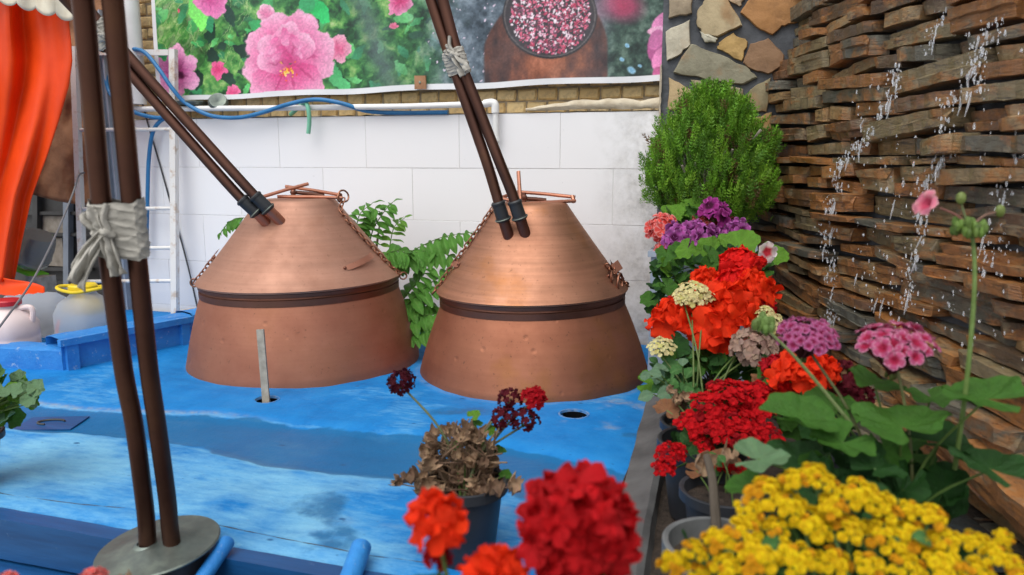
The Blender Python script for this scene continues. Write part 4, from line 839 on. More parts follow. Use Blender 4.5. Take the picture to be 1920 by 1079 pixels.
pb = thing('wooden_block', hy(84, 640, -.28), 'short weathered wooden post standing behind the jugs', 'post'); a = hy(68, 516, -.28); c = hy(97, 516, -.28); b = MB(); b.box(a.x, c.x, -.36, -.25, -.012, a.z, None, .003); obj('post_body', b, MAT['wood_grey'], pb, False)
zt_ = a.z; q = hy(70, 505, -.2); b = MB(); b.box(-.13, .13, -.06, .06, -.008, .008, None, .001, Matrix.Translation((q.x-.02, -.27, zt_+.03)) @ Matrix.Rotation(.28, 4, 'Y')); tag(obj('green_tray', b, MAT['green_plastic'], None, False), 'bright green plastic tray lying tilted on the wooden post', 'tray')
e = thing('upturned_bottle', (q.x, -.24, zt_+.04), 'smoky clear bottle resting upturned on the green tray', 'bottle'); m_ = Matrix.Translation((q.x-.02, -.24, zt_+.045)) @ Matrix.Rotation(.45, 4, 'Y'); b = MB(); b.lathe([(.06, 0), (.10, .03), (.115, .08), (.112, .13), (.115, .15), (.112, .2), (.10, .24), (.001, .245)], (0, 0, 0), 36, m_, False); obj('body', b, MAT['smoky'], e)
b = MB(); b.tube([hz(98, 655, 0), hd(110, 625, 4.05), hd(118, 600, 4.1)], .006, 8); tag(obj('pink_straw', b, MAT['pink_plastic']), 'pink plastic strip poking up between the jugs', 'strip')
b = MB()
for k in range(9): a = hz(112+k*9, 652-k*1.5, -.012); b.tube([a+UP*.004, a+UP*.05+RT*.01, a+UP*.065+RT*.03], .008, 7)
b.bar(hz(106, 652, .0)+UP*.012, hz(190, 642, .0)+UP*.012, .05, .03); tag(obj('cane_mat', b, MAT['wood_grey']), 'rolled brown cane mat lying along the parapet beneath the yellow-capped jug', 'mat')

# ---- wooden stake, blue pipe stubs
q, r = HOLES[0]; b = MB(); tp_ = hd(488, 618, depth(q)+.0); mid = Vector((q.x, q.y, -.10)); b.bar(mid, tp_, .030, .014, -FH); tag(obj('wooden_stake', b, MAT['stake'], None, False), 'weathered wooden stake standing in the flue hole by the left still', 'stake')
for (x0, y0, x1, y1, rr, lb_) in ((428, 1013, 350, 1130, .020, 'blue-painted pipe stub beside the tin lid'), (678, 1024, 648, 1110, .026, 'thick blue-painted pipe stub at the platform edge by the dried geranium')):
    a = hz(x0, y0, .022); c = hd(x1, y1, depth(a)-.16); b = MB(); dn = (c-a).normalized(); b.tube([a, a+dn*.004, a.lerp(c, .5), c], [rr*.86, rr, rr, rr], 18); tag(obj('pipe_stub', b, MAT['blue_rim']), lb_, 'pipe', 'blue pipe stubs on the platform edge')

# ================================================================== PLANTS
def led(px, d, z=0.):
    py = 539.5+F*((CAM.z-z)/d+FW.z)/CU.z; return hd(px, py, d)
def jc(c, k=.18, r=rnd): f = 1+r.uniform(-k, k); return tuple(min(.95, max(.001, x*f*(1+r.uniform(-.05, .05)))) for x in c)
# ---- leaves
def leaf_round(col, vein, zone, seed):
    r = random.Random(seed); b = MB(); na, nr = 63, 6; V = []; C = []; ph = r.uniform(0, 6)
    for j in range(nr+1):
        t = j/nr
        for i in range(na+1):
            a = -math.pi+.30+(2*math.pi-.60)*i/na; sc_ = 1+.07*math.cos(7*a)+.045*abs(math.sin(10.5*a+ph))*t*t+.04*math.sin(3*a+ph); sc_ *= 1-.22*max(0, abs(a)-2.2)/.7
            R_ = t*sc_; x, y = R_*math.cos(a)+.28*(t > 0)*0, R_*math.sin(a)
            z = .20*t*t-.035*t*math.cos(7*a)*t+.13*t*math.sin(2*a+ph)*t+.06*t*t*math.sin(5*a+ph*2)+.03*t**3*math.sin(11*a+ph)
            V.append((x, y, z)); vn = max(0, math.cos(7*a))**24*(1-t*.6); zn = math.exp(-((t-.62)/.12)**2)*zone
            c = [col[k]*(1-vn*.55)+vein[k]*vn*.55 for k in range(3)]; c = [q*(1-.5*zn) for q in c]; C.append(jc(c, .06, r))
    b.add(V, [(j*(na+1)+i, j*(na+1)+i+1, (j+1)*(na+1)+i+1, (j+1)*(na+1)+i) for j in range(nr) for i in range(na)], C); return b.mesh('leaf', MAT['leaf'])
def leaf_oval(col, vein, seed, mat='leaf', curl=.25, ser=.06):
    r = random.Random(seed); b = MB(); nu, nv = 6, 10
    def f(u, v): w_ = .42*math.sin(math.pi*min(1, v*.97+.03))**.8*(1+ser*math.sin(v*28)); s_ = u*2-1; return (v*1.0, s_*w_, -curl*v*v+.12*abs(s_)*w_*2+.03*math.sin(v*9+seed))
    b.grid(f, nu, nv, None, lambda u, v: jc([col[k]*(1-.6*max(0, 1-abs(u-.5)*14))+vein[k]*.6*max(0, 1-abs(u-.5)*14) for k in range(3)], .06, r)); return b.mesh('leaf', MAT[mat])
def leaf_dry(col, seed):
    r = random.Random(seed); b = MB(); n = 8
    def f(u, v): x, y = u*2-1, v*2-1; rr = math.hypot(x, y); k = mnoise.noise(Vector((x*2.2+seed, y*2.2, seed))); return (x*(.8-.25*rr)+.2*k, y*(.7-.3*rr)+.2*mnoise.noise(Vector((x*2, y*2, seed+9))), .45*rr*rr+.45*k)
    b.grid(f, n, n, None, lambda u, v: jc(col, .25, r)); return b.mesh('leaf', MAT['dry'])
G = {'mid': [leaf_round((.055, .165, .018), (.12, .26, .045), .25, k) for k in range(3)], 'bright': [leaf_round((.12, .28, .022), (.2, .36, .05), .1, 10+k) for k in range(3)],
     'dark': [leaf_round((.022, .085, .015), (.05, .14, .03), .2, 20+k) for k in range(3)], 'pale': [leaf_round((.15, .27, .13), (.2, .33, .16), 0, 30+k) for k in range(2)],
     'oval': [leaf_oval((.07, .20, .05), (.14, .3, .09), 40+k) for k in range(3)], 'blue': [leaf_oval((.14, .25, .14), (.2, .32, .18), 50+k) for k in range(2)],
     'dry': [leaf_dry((.40, .26, .16), 60+k) for k in range(4)]+[leaf_dry((.2, .12, .075), 70)], 'rust': [leaf_round((.30, .13, .06), (.25, .2, .06), .3, 80)]}
# ---- blossoms
def petal(b, p, d, n, L, W, cup, col, r, ruf=.1, edge=None, throat=None):
    s_ = d.cross(n).normalized(); V = []; C = []
    prof = ((0, .12), (.3, .55), (.58, .96), (.82, 1.02), (.95, .72), (1.02, .3)); ph = r.uniform(0, 6.3); KS = (-1, -.5, 0, .5, 1)
    for t, w_ in prof:
        for k in KS:
            z = cup*(t-.75*t*t)*L*1.6 + (.06*k*k-.03)*L*t*2 + ruf*L*t*t*math.sin(k*2.6+ph); V.append(p + d*(L*t*(1-.06*k*k)) + s_*(k*W*.5*w_) + n*z)
            c = col
            if throat and t < .4: c = throat
            elif edge and (t > .9 or abs(k) == 1): c = edge
            C.append(jc(c, .05, r))
    b.add(V, [(j*5+i, j*5+i+1, j*5+i+6, j*5+i+5) for j in range(5) for i in range(4)], C)
def floret(b, p, ax, S, npet, col, r, cup=.35, wide=.8, ruf=.1, edge=None, throat=None, layers=1):
    ax = ax.normalized(); a0 = Vector((0, 0, 1)) if abs(ax.z) < .9 else Vector((1, 0, 0)); e1 = ax.cross(a0).normalized(); e2 = ax.cross(e1); ph = r.uniform(0, 6.3)
    for l in range(layers):
        for k in range(npet):
            a = ph+l*.5+2*math.pi*k/npet+r.uniform(-.15, .15); d = (e1*math.cos(a)+e2*math.sin(a)+ax*(.35*l)).normalized(); petal(b, p+ax*(S*.10*l), d, ax, S*(1-.25*l)*r.uniform(.88, 1.1), S*wide*(1-.2*l), cup+.22*l, jc(col, .17, r), r, ruf, edge, throat)
def geranium_head(col, n, S, seed, edge=None, throat=None, ruf=.12, cover=-.25, stalk=(.16, .20, .05), cup=.3):
    """unit head: radius about 1, stalk joint at the origin's underside"""
    r = random.Random(seed); b = MB(); g = math.pi*(3-5**.5)
    for k in range(n):
        z = 1-(1-cover)*(k+.5)/n; a = k*g+r.uniform(-.2, .2); q = math.sqrt(max(0, 1-z*z)); ax = Vector((q*math.cos(a), q*math.sin(a), z*.92)); rad = r.uniform(.72, .95); p = ax*rad
        floret(b, p, (ax+Vector((r.uniform(-.3, .3), r.uniform(-.3, .3), r.uniform(-.2, .3)))), S*r.uniform(.85, 1.12), 5, col, r, cup, .85, ruf, edge, throat)
        if k % 2 == 0: b.tube([Vector((0, 0, -.35)), ax*rad*.5+Vector((0, 0, -.12)), p], .022, 4, jc(stalk, .2, r), False)
    for k in range(7): a = r.uniform(0, 6.3); b.sphere((.3*math.cos(a), .3*math.sin(a), -.25+r.uniform(-.1, .1)), .085, 6, 5, (1, 1, 1.6), 0, jc((.14, .20, .05), .2, r))
    return b.mesh('flower_head', MAT['petal'])
def umbel(col, n, S, seed, edge, throat):
    r = random.Random(seed); b = MB(); g = math.pi*(3-5**.5)
    for k in range(n):
        q = math.sqrt((k+.5)/n)*.96; a = k*g; x, y = q*math.cos(a), q*math.sin(a); z = .42*math.sqrt(max(0, 1.02-q*q))+r.uniform(-.10, .06)-.1; p = Vector((x, y, z)); ax = Vector((x*.9, y*.9, .8+.3*r.random())).normalized()
        floret(b, p, ax+Vector((r.uniform(-.3, .3), r.uniform(-.3, .3), 0)), S*r.uniform(.8, 1.2), 5, col, r, 1.0, .9, .08, edge, throat)
        b.tube([Vector((0, 0, -1.0)), Vector((x*.45, y*.45, -.5)), p-ax*S*.2], [.018, .03, .05], 5, jc((.16, .045, .05), .3, r), False)
    for k in range(10): a = r.uniform(0, 6.3); b.sphere((.12*math.cos(a), .12*math.sin(a), -.95+r.uniform(-.08, .1)), .07, 6, 5, (1, 1, 1.6), 0, jc((.14, .18, .05), .2, r))
    return b.mesh('flower_head', MAT['petal'])
def cluster(col, n, S, seed, npet=4, layers=1, alt=None, dome=.55):
    r = random.Random(seed); b = MB(); g = math.pi*(3-5**.5)
    for k in range(n):
        q = math.sqrt((k+.5)/n); a = k*g; x, y = q*math.cos(a), q*math.sin(a); z = dome*(1-q*q)+r.uniform(-.10, .10); ax = Vector((x*.8, y*.8, 1)).normalized(); c = alt if alt and r.random() < .18 else col
        floret(b, Vector((x, y, z)), ax+Vector((r.uniform(-.3, .3), r.uniform(-.3, .3), 0)), S*r.uniform(.85, 1.15), npet, c, r, .25, .75, .10, None, None, layers)
        b.tube([Vector((0, 0, -.8)), Vector((x*.6, y*.6, z-.4)), Vector((x, y, z))], .022, 4, (.12, .22, .05), False)
    return b.mesh('flower_cluster', MAT['petal'])
RED, CRIM, SCAR = (.76, .012, .010), (.48, .005, .014), (.90, .040, .006)
H = {'red': [geranium_head(RED, 20, .52, k, None, None, .22) for k in (1, 2)], 'scarlet': [geranium_head(SCAR, 13, .66, k, None, None, .22, .0) for k in (3, 4)], 'bigred': [geranium_head((.52, .006, .010), 34, .52, 5, None, None, .30, -.6)], 'loose': [geranium_head(SCAR, 8, .88, 31, None, None, .26, .05), geranium_head(SCAR, 9, .82, 32, None, None, .26, -.1)],
     'crimson': [geranium_head(CRIM, 18, .5, 7, None, None, .22)], 'coral': [geranium_head((.78, .085, .07), 24, .46, 8, (.86, .36, .34))], 'pink': [umbel((.50, .085, .20), 30, .27, 9, (.66, .27, .40), (.42, .02, .07)), umbel((.42, .08, .22), 44, .20, 10, (.56, .20, .38), (.28, .02, .08))],
     'purple': [geranium_head((.44, .085, .36), 11, .66, 11, (.50, .16, .46), (.11, .006, .07), .16, .1)], 'magenta': [geranium_head((.30, .022, .20), 9, .72, 12, (.46, .07, .34), (.06, .003, .03), .2, .1)], 'maroon': [geranium_head((.07, .004, .012), 22, .38, 13, None, None, .25), geranium_head((.10, .006, .014), 14, .40, 14, None, None, .3)],
     'buff': [geranium_head((.42, .28, .22), 30, .34, 15)]}
K = {'yellow': [cluster((.93, .64, .010), 13, .36, k, 8, 3, (.80, .40, .012)) for k in (1, 2, 3)], 'redk': [cluster((.56, .004, .009), 20, .28, k, 6, 2, (.32, .003, .008)) for k in (4, 5)], 'cream': [cluster((.74, .66, .33), 34, .20, 6, 6, 1, (.66, .60, .22))]}
def pot(e, base, rt_, h_, mat, soil=True, lip=.010):
    b = MB(); rb = rt_*.72; b.lathe([(.001, 0), (rb, 0), (rb+.002, .004), (rt_*.95, h_*.84), (rt_*.955, h_*.86), (rt_+.003, h_*.87), (rt_+lip, h_*.885), (rt_+lip, h_), (rt_+lip-.005, h_+.002), (rt_-.002, h_), (rt_*.93, h_*.84), (rt_*.9, h_*.8)], base, 40, None, False); obj('pot', b, MAT[mat], e)
    if soil: b = MB(); b.grid(lambda u, v: Vector(base)+Vector((rt_*.94*u*math.cos(6.2832*v), rt_*.94*u*math.sin(6.2832*v), h_*.86+.012*mnoise.noise(Vector((u*4*math.cos(6.2832*v), u*4*math.sin(6.2832*v), 2))))), 6, 24); obj('soil', b, MAT['soil'], e)
def stems(e, list_, mat='leaf', name='stem'):
    b = MB()
    for pts, r_, col in list_: b.tube(spline(pts, 5), [r_*(1.15-.35*i/(len(pts)*5-5)) for i in range(len(spline(pts, 5)))], 7, col)
    if list_: obj(name, b, MAT[mat], e)
def plant(name, label, cat, base, pr, ph, potmat, heads, leaves, filler=None, group=None, clusters=(), stemcol=(.13, .19, .05), extra=None, seed=0):
    """heads: (px, py, depth, r_px, kind); leaves: (px, py, depth, r_px, kind, tilt toward camera, spin)"""
    r = random.Random(seed+int(base[0]*97)); base = Vector(base); e = thing(name, base, label, cat, group); top = base+UP*ph*.84; st = []
    if potmat: pot(e, base, pr, ph, potmat)
    def st_to(p, r_, col, bend=.25):
        a = top+Vector((r.uniform(-.4, .4)*pr, r.uniform(-.4, .4)*pr, 0)); m_ = a.lerp(p, .5)+Vector(((a.x-p.x)*bend*.4, (a.y-p.y)*bend*.4, abs(p.z-a.z)*.10)); st.append(([a, m_, p], r_, jc(col, .15, r)))
    for (px, py, d, rp, kind) in heads:
        c = hd(px, py, d); R_ = rp/F*d; t = H[kind][r.randrange(len(H[kind]))]; ax = Vector((0, 0, 1))-FH*.35+Vector((r.uniform(-.15, .15), r.uniform(-.15, .15), 0))
        link('flower_head', t, e, frame_m(c, ax, r.uniform(0, 6), R_)); st_to(c-ax.normalized()*R_*.3, .0035, stemcol)
    for (px, py, d, rp, kind) in clusters:
        c = hd(px, py, d); R_ = rp/F*d; t = K[kind][r.randrange(len(K[kind]))]; ax = Vector((0, 0, 1))-FH*.55+Vector((r.uniform(-.3, .3), r.uniform(-.3, .3), 0))
        link('flower_cluster', t, e, frame_m(c, ax, r.uniform(0, 6), R_)); st_to(c-ax.normalized()*R_*.7, .003, stemcol)
    for (px, py, d, rp, kind, tilt, spin) in leaves:
        c = hd(px, py, d); R_ = rp/F*d; ax = UP-FH*tilt+RT*r.uniform(-.25, .25); link('leaf', G[kind][r.randrange(len(G[kind]))], e, frame_m(c, ax, spin, R_)); st_to(c, .0028, (.12, .2, .05))
    if filler:
        for (cx, cy, d, rx, ry, n, kinds, smin, smax) in filler:
            for _ in range(n):
                a, q = r.uniform(0, 6.3), math.sqrt(r.random()); px, py = cx+rx*q*math.cos(a), cy+ry*q*math.sin(a); c = hd(px, py, d+r.uniform(-.09, .09)); R_ = r.uniform(smin, smax)/F*d
                ax = UP*r.uniform(.25, 1)-FH*r.uniform(.0, .9)+RT*r.uniform(-.7, .7); k = r.choice(kinds); link('leaf', G[k][r.randrange(len(G[k]))], e, frame_m(c, ax, r.uniform(0, 6.3), R_))
                if r.random() < .6: st_to(c, .0022, (.20, .13, .08) if k == 'dry' and kinds == ['dry'] else (.12, .19, .05))
    stems(e, st)
    return e

# tall grey planter box in the corner, thuja and pelargonium in it
BXq = (3.115, 3.52, -.99, -.42); bx = thing('planter_box', (3.3, -.7, 0), 'tall blue-grey planter box in the wall corner under the thuja', 'planter')
x0, x1, y0, y1 = BXq
b = MB(); b.box(x0, x1, y0, y0+.02, -.01, .60); b.box(x0, x1, y1-.02, y1, -.01, .60); b.box(x0, x0+.02, y0+.021, y1-.021, -.01, .60); b.box(x1-.02, x1, y0+.021, y1-.021, -.01, .60); obj('box_wall', b, MAT['steel_blue'], bx, False)
b = MB()
for (a, c, e_, f_) in ((x0-.012, x1+.012, y0-.012, y0+.022), (x0-.012, x1+.012, y1-.022, y1+.012), (x0-.012, x0+.022, y0+.023, y1-.023), (x1-.022, x1+.012, y0+.023, y1-.023)): b.box(a, c, e_, f_, .602, .625)
obj('rim', b, MAT['steel_blue'], bx, False); b = MB(); b.box(x0+.021, x1-.021, y0+.021, y1-.021, .52, .57); obj('soil', b, MAT['soil'], bx, False)
# thuja
th = thing('thuja', (3.33, -.62, .57), 'dense green thuja bush with feathery upright sprays in front of the stone pillar', 'shrub')
tc = hd(1325, 415, 3.62); tr = random.Random(3); HT = (415-160)/F*3.62; RW = 122/F*3.62
b = MB(); b.tube([Vector((3.33, -.62, .55)), tc+UP*.0, tc+UP*HT*.6], [.022, .02, .008], 8)
for k in range(26):
    a = tr.uniform(0, 6.3); z0 = tr.uniform(0, .35)*HT; q = tr.uniform(.4, .8); b.tube(spline([tc+UP*z0*.5, tc+Vector((RW*q*.5*math.cos(a), RW*q*.5*math.sin(a), z0+HT*.12)), tc+Vector((RW*q*math.cos(a), RW*q*math.sin(a), z0+HT*.35))], 4), .006, 5)
obj('trunk', b, MAT['wood_grey'], th)
b = MB()
def tprof(t): return RW*(1.0*min(1, (t+.12)/.38)**.7 if t < .26 else max(.0, 1-((t-.26)/.76)**2.1)**.75)
plumes = []
for k in range(620):
    t = tr.random()**.85; a = tr.uniform(0, 2*math.pi); lob = 1+.22*mnoise.noise(Vector((math.cos(a)*2.2, math.sin(a)*2.2, t*4))); R_ = tprof(t)*lob*(tr.uniform(.35, 1.0)**.5)
    plumes.append((tc+Vector((R_*math.cos(a), R_*math.sin(a), t*HT*.90-.02)), Vector((math.cos(a), math.sin(a), 0)), t))
for (pc, out, t) in plumes:
    up_ = (UP*1.0+out*tr.uniform(.15, .75)*(1-.5*t)+Vector((tr.uniform(-.2, .2), tr.uniform(-.2, .2), 0))).normalized(); PL = tr.uniform(.07, .13); base_c = tr.choice([(.14, .32, .022), (.18, .38, .026), (.11, .26, .022), (.22, .42, .035), (.09, .21, .02)])
    if tr.random() < .06: base_c = (.17, .10, .04)
    for q in range(tr.randrange(15, 24)):
        f = tr.random(); p = pc+up_*PL*(f-.5)*1.2+Vector((tr.gauss(0, .014), tr.gauss(0, .014), tr.gauss(0, .006)))*(1.1-.6*f)
        ax = (up_+Vector((tr.uniform(-.45, .45), tr.uniform(-.45, .45), tr.uniform(-.1, .3)))*(1.2-.6*f)).normalized(); sd = ax.cross(Vector((tr.uniform(-1, 1), tr.uniform(-1, 1), tr.uniform(-.3, .3)))).normalized(); L = tr.uniform(.024, .052); V = []; Fs = []; nseg = 3
        for s_ in range(nseg):
            f0 = s_/nseg; w_ = L*.34*(1-f0*.5)
            for sgn in (-1, 1):
                r0 = p+ax*L*f0; tip = r0+ax*L*.36+sd*sgn*w_; m_ = len(V); V += [r0-ax*L*.03, r0+ax*L*.13+sd*sgn*w_*.34+sd.cross(ax)*L*.06, tip, r0+ax*L*.2]; Fs += [(m_, m_+1, m_+2), (m_+1, m_+3, m_+2)]
        m_ = len(V); V += [p+ax*L*.65-sd*L*.06, p+ax*L*.65+sd*L*.06, p+ax*L*1.2]; Fs.append((m_, m_+1, m_+2)); b.add(V, Fs, jc(base_c, .25, tr))
obj('crown', b, MAT['needle'], th, False)
plant('pelargonium', 'purple and coral pelargoniums growing in the tall planter box below the thuja', 'flower', (3.30, -.80, .57), .15, .0, None,
      [(1242, 432, 3.22, 30, 'coral'), (1252, 475, 3.18, 26, 'coral'), (1318, 428, 3.3, 26, 'coral'), (1337, 405, 3.25, 27, 'magenta'), (1268, 447, 3.1, 25, 'purple'), (1316, 452, 3.12, 30, 'purple'), (1300, 440, 3.2, 24, 'purple'), (1383, 438, 3.2, 24, 'purple'), (1350, 452, 3.22, 22, 'purple'), (1372, 420, 3.3, 14, 'maroon')],
      [(1385, 460, 3.0, 36, 'bright', .8, 1.), (1335, 480, 2.98, 36, 'bright', .9, 2.), (1450, 478, 3.0, 26, 'bright', .9, 0.), (1262, 400, 3.35, 22, 'bright', .8, 1), (1295, 396, 3.35, 26, 'bright', .8, 2), (1430, 505, 2.95, 24, 'mid', .8, 3)],
      [(1290, 505, 3.0, 62, 42, 46, ['mid', 'mid', 'dark', 'bright'], 12, 22), (1285, 410, 3.35, 40, 22, 14, ['bright', 'mid'], 12, 20), (1240, 560, 2.95, 26, 40, 16, ['mid', 'dark'], 12, 22), (1380, 500, 3.0, 60, 30, 18, ['mid', 'dark'], 14, 22)], seed=1)
q = led(1335, 2.72); plant('geranium', 'tall scarlet geranium with many loose heads in a black pot behind the red kalanchoe', 'flower', (q.x, q.y, .0), .115, .21, 'pot_black',
      [(1260, 608, 2.62, 38, 'loose'), (1330, 615, 2.60, 42, 'loose'), (1300, 588, 2.7, 34, 'scarlet'), (1372, 585, 2.62, 48, 'scarlet'), (1410, 548, 2.66, 34, 'loose'), (1382, 545, 2.72, 44, 'red'), (1325, 530, 2.76, 26, 'scarlet'), (1385, 500, 2.8, 36, 'red'), (1412, 585, 2.66, 38, 'crimson'), (1270, 580, 2.75, 30, 'crimson'), (1425, 492, 2.82, 12, 'red'), (1345, 572, 2.66, 40, 'scarlet')],
      [(1215, 720, 2.5, 24, 'bright', 1., 0.)], [(1290, 690, 2.6, 70, 42, 30, ['mid', 'dark', 'oval'], 14, 26), (1400, 690, 2.6, 50, 40, 16, ['mid', 'dark', 'rust'], 14, 26)], stemcol=(.10, .07, .045), seed=2)
q = led(1290, 2.5); plant('kalanchoe', 'cream kalanchoe with pale flower domes between the scarlet geraniums', 'flower', (q.x+.02, q.y-.05, .0), .10, .19, 'pot_black', [(1412, 655, 2.45, 44, 'buff')],
      [(1240, 705, 2.35, 28, 'blue', .9, 2.8), (1225, 740, 2.35, 30, 'blue', .8, 3.4)], [(1262, 715, 2.4, 46, 36, 22, ['oval', 'blue', 'oval'], 22, 38)], clusters=[(1298, 552, 2.58, 32, 'cream'), (1318, 558, 2.6, 22, 'cream'), (1282, 560, 2.56, 18, 'cream'), (1240, 652, 2.5, 26, 'cream'), (1448, 606, 2.55, 24, 'cream'), (1436, 590, 2.56, 20, 'cream')], seed=3)
q = led(1312, 2.2); plant('kalanchoe', 'bright red kalanchoe with packed small flowers in a black pot on the kerb', 'flower', (q.x, q.y, .0), .116, .222, 'pot_black', [],
      [(1250, 770, 2.2, 24, 'rust', .6, 1.), (1268, 755, 2.2, 22, 'dry', .6, 1.)], [(1340, 830, 2.15, 70, 50, 44, ['oval', 'dark', 'oval'], 18, 34), (1270, 750, 2.25, 30, 24, 10, ['dry', 'dry', 'oval'], 14, 24)],
      clusters=[(1362, 742, 2.1, 40, 'redk'), (1405, 750, 2.12, 38, 'redk'), (1330, 768, 2.08, 38, 'redk'), (1300, 800, 2.06, 32, 'redk'), (1380, 790, 2.05, 36, 'redk'), (1345, 810, 2.03, 30, 'redk'), (1395, 822, 2.0, 34, 'redk'), (1440, 820, 2.02, 28, 'redk'), (1420, 775, 2.1, 34, 'redk'), (1255, 852, 1.98, 26, 'redk'), (1245, 878, 1.97, 22, 'redk'), (1272, 845, 2.0, 16, 'redk'), (1362, 872, 1.96, 20, 'redk'), (1385, 885, 1.96, 16, 'redk'), (1318, 835, 2.03, 22, 'redk'), (1425, 740, 2.14, 26, 'redk')], stemcol=(.10, .2, .06), seed=4)
q = led(1352, 1.93); plant('geranium', 'half-withered geranium with brown leaves in the nested black pot by the red kalanchoe', 'flower', (q.x, q.y, 0), .10, .20, 'pot_black', [], [], [(1340, 890, 1.9, 40, 30, 10, ['dry', 'rust', 'oval'], 22, 40)], seed=5)
q = led(1338, 1.55); e = plant('potted_stump', 'grey plastic pot with a bare twisted stem and a few leaves behind the yellow flowers', 'flower', (q.x, q.y, 0), .100, .262, 'pot_grey', [], [(1345, 1010, 1.5, 26, 'oval', .6, 4.), (1325, 1040, 1.5, 22, 'dry', .5, 2.)], None, seed=6)
tp0 = e.location+UP*.22; stems(e, [([tp0, hd(1340, 950, 1.56), hd(1335, 895, 1.6), hd(1325, 855, 1.64)], .010, (.10, .08, .06)), ([tp0+RT*.04, hd(1388, 960, 1.56), hd(1400, 920, 1.6)], .007, (.18, .17, .12))], 'dry', 'twisted_stem')
# pink pelargonium with broad leaves and one tall stalk
q = led(1660, 1.62); e = plant('pelargonium', 'pink round-headed pelargonium with broad green leaves and one tall seed stalk beside the water wall', 'flower', (q.x, q.y, 0), .12, .24, 'pot_black',
      [(1512, 632, 1.62, 54, 'pink'), (1680, 648, 1.52, 66, 'pink')],
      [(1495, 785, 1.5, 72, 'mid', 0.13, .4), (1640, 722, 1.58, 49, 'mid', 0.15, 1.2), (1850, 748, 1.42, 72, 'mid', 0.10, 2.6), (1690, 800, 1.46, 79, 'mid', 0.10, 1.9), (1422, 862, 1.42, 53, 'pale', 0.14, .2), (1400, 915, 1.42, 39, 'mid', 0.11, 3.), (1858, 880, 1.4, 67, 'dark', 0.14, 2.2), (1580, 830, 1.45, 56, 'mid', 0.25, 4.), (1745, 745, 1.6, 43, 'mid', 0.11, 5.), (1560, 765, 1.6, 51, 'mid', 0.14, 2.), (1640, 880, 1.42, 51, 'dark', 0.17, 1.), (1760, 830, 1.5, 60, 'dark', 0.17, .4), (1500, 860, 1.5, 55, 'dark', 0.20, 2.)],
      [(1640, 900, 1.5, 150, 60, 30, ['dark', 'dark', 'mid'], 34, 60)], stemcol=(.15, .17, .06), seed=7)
sd = hd(1818, 428, 1.42); stems(e, [([hd(1790, 880, 1.48), hd(1812, 720, 1.44), hd(1826, 560, 1.42), hd(1826, 470, 1.42), sd], .0042, (.17, .26, .07)), ([sd, hd(1795, 405, 1.42), hd(1762, 390, 1.42)], .0022, (.28, .12, .10)), ([sd, hd(1845, 405, 1.42), hd(1868, 398, 1.42)], .0022, (.24, .14, .10)), ([sd, hd(1806, 395, 1.44), hd(1802, 378, 1.44)], .002, (.16, .2, .08)), ([hd(1600, 800, 1.5), hd(1500, 680, 1.55), hd(1440, 620, 1.58)], .0035, (.15, .2, .07))], 'leaf', 'tall_stalk')
b = MB(); rr = random.Random(5)
for k in range(40): a, z = rr.uniform(0, 6.3), rr.uniform(-.6, .9); p = sd+Vector((.026*math.cos(a), .026*math.sin(a), z*.014))*rr.uniform(.6, 1.1); b.sphere(p, .0062, 6, 5, (1, 1, 1.7), 0, jc((.13, .22, .045), .3, rr))
b.sphere(sd, .019, 10, 8, (1.2, 1.2, .7), 0, (.13, .22, .045)); obj('seed_head', b, MAT['leaf'], e)
for px, py in ((1875, 396), (1802, 372)): b = MB(); b.sphere(hd(px, py, 1.42), .009, 8, 6, (1, .8, 1.3), 0, (.20, .26, .07)); obj('bud', b, MAT['leaf'], e)
b = MB(); c_ = hd(1430, 606, 1.58)
for k in range(16): b.sphere(c_+Vector((rr.gauss(0, .010), rr.gauss(0, .010), rr.gauss(0, .008))), .008, 6, 5, (1, 1, 1.6), 0, jc((.15, .24, .06), .3, rr))
obj('bud_cluster', b, MAT['leaf'], e)
b = MB(); floret(b, hd(1745, 386, 1.42), Vector((-.7, -.5, .35)), .026, 5, (.66, .20, .28), rr, 1.1, .95, .06, (.70, .34, .38), (.5, .06, .12)); obj('single_bloom', b, MAT['petal'], e)
b = MB(); floret(b, hd(1437, 472, 2.85), -FH+RT*.3, .042, 5, (.80, .66, .66), rr, .3, .95, .08, (.82, .74, .74), (.6, .04, .06)); fl = obj('pale_bloom', b, MAT['petal'], e)
q = led(1560, 2.25); plant('geranium', 'dark maroon and scarlet geranium in a black pot close to the water wall', 'flower', (q.x, q.y, 0), .10, .2, 'pot_black', [(1500, 705, 2.1, 44, 'scarlet'), (1535, 700, 2.12, 32, 'scarlet'), (1578, 715, 2.2, 42, 'maroon'), (1608, 742, 2.2, 30, 'maroon'), (1455, 690, 2.2, 26, 'crimson'), (1475, 735, 2.15, 22, 'red')], [], [(1540, 780, 2.2, 80, 30, 16, ['dark', 'mid'], 18, 30), (1450, 740, 2.2, 40, 40, 12, ['rust', 'mid', 'dark'], 16, 28)], stemcol=(.12, .12, .05), seed=8)
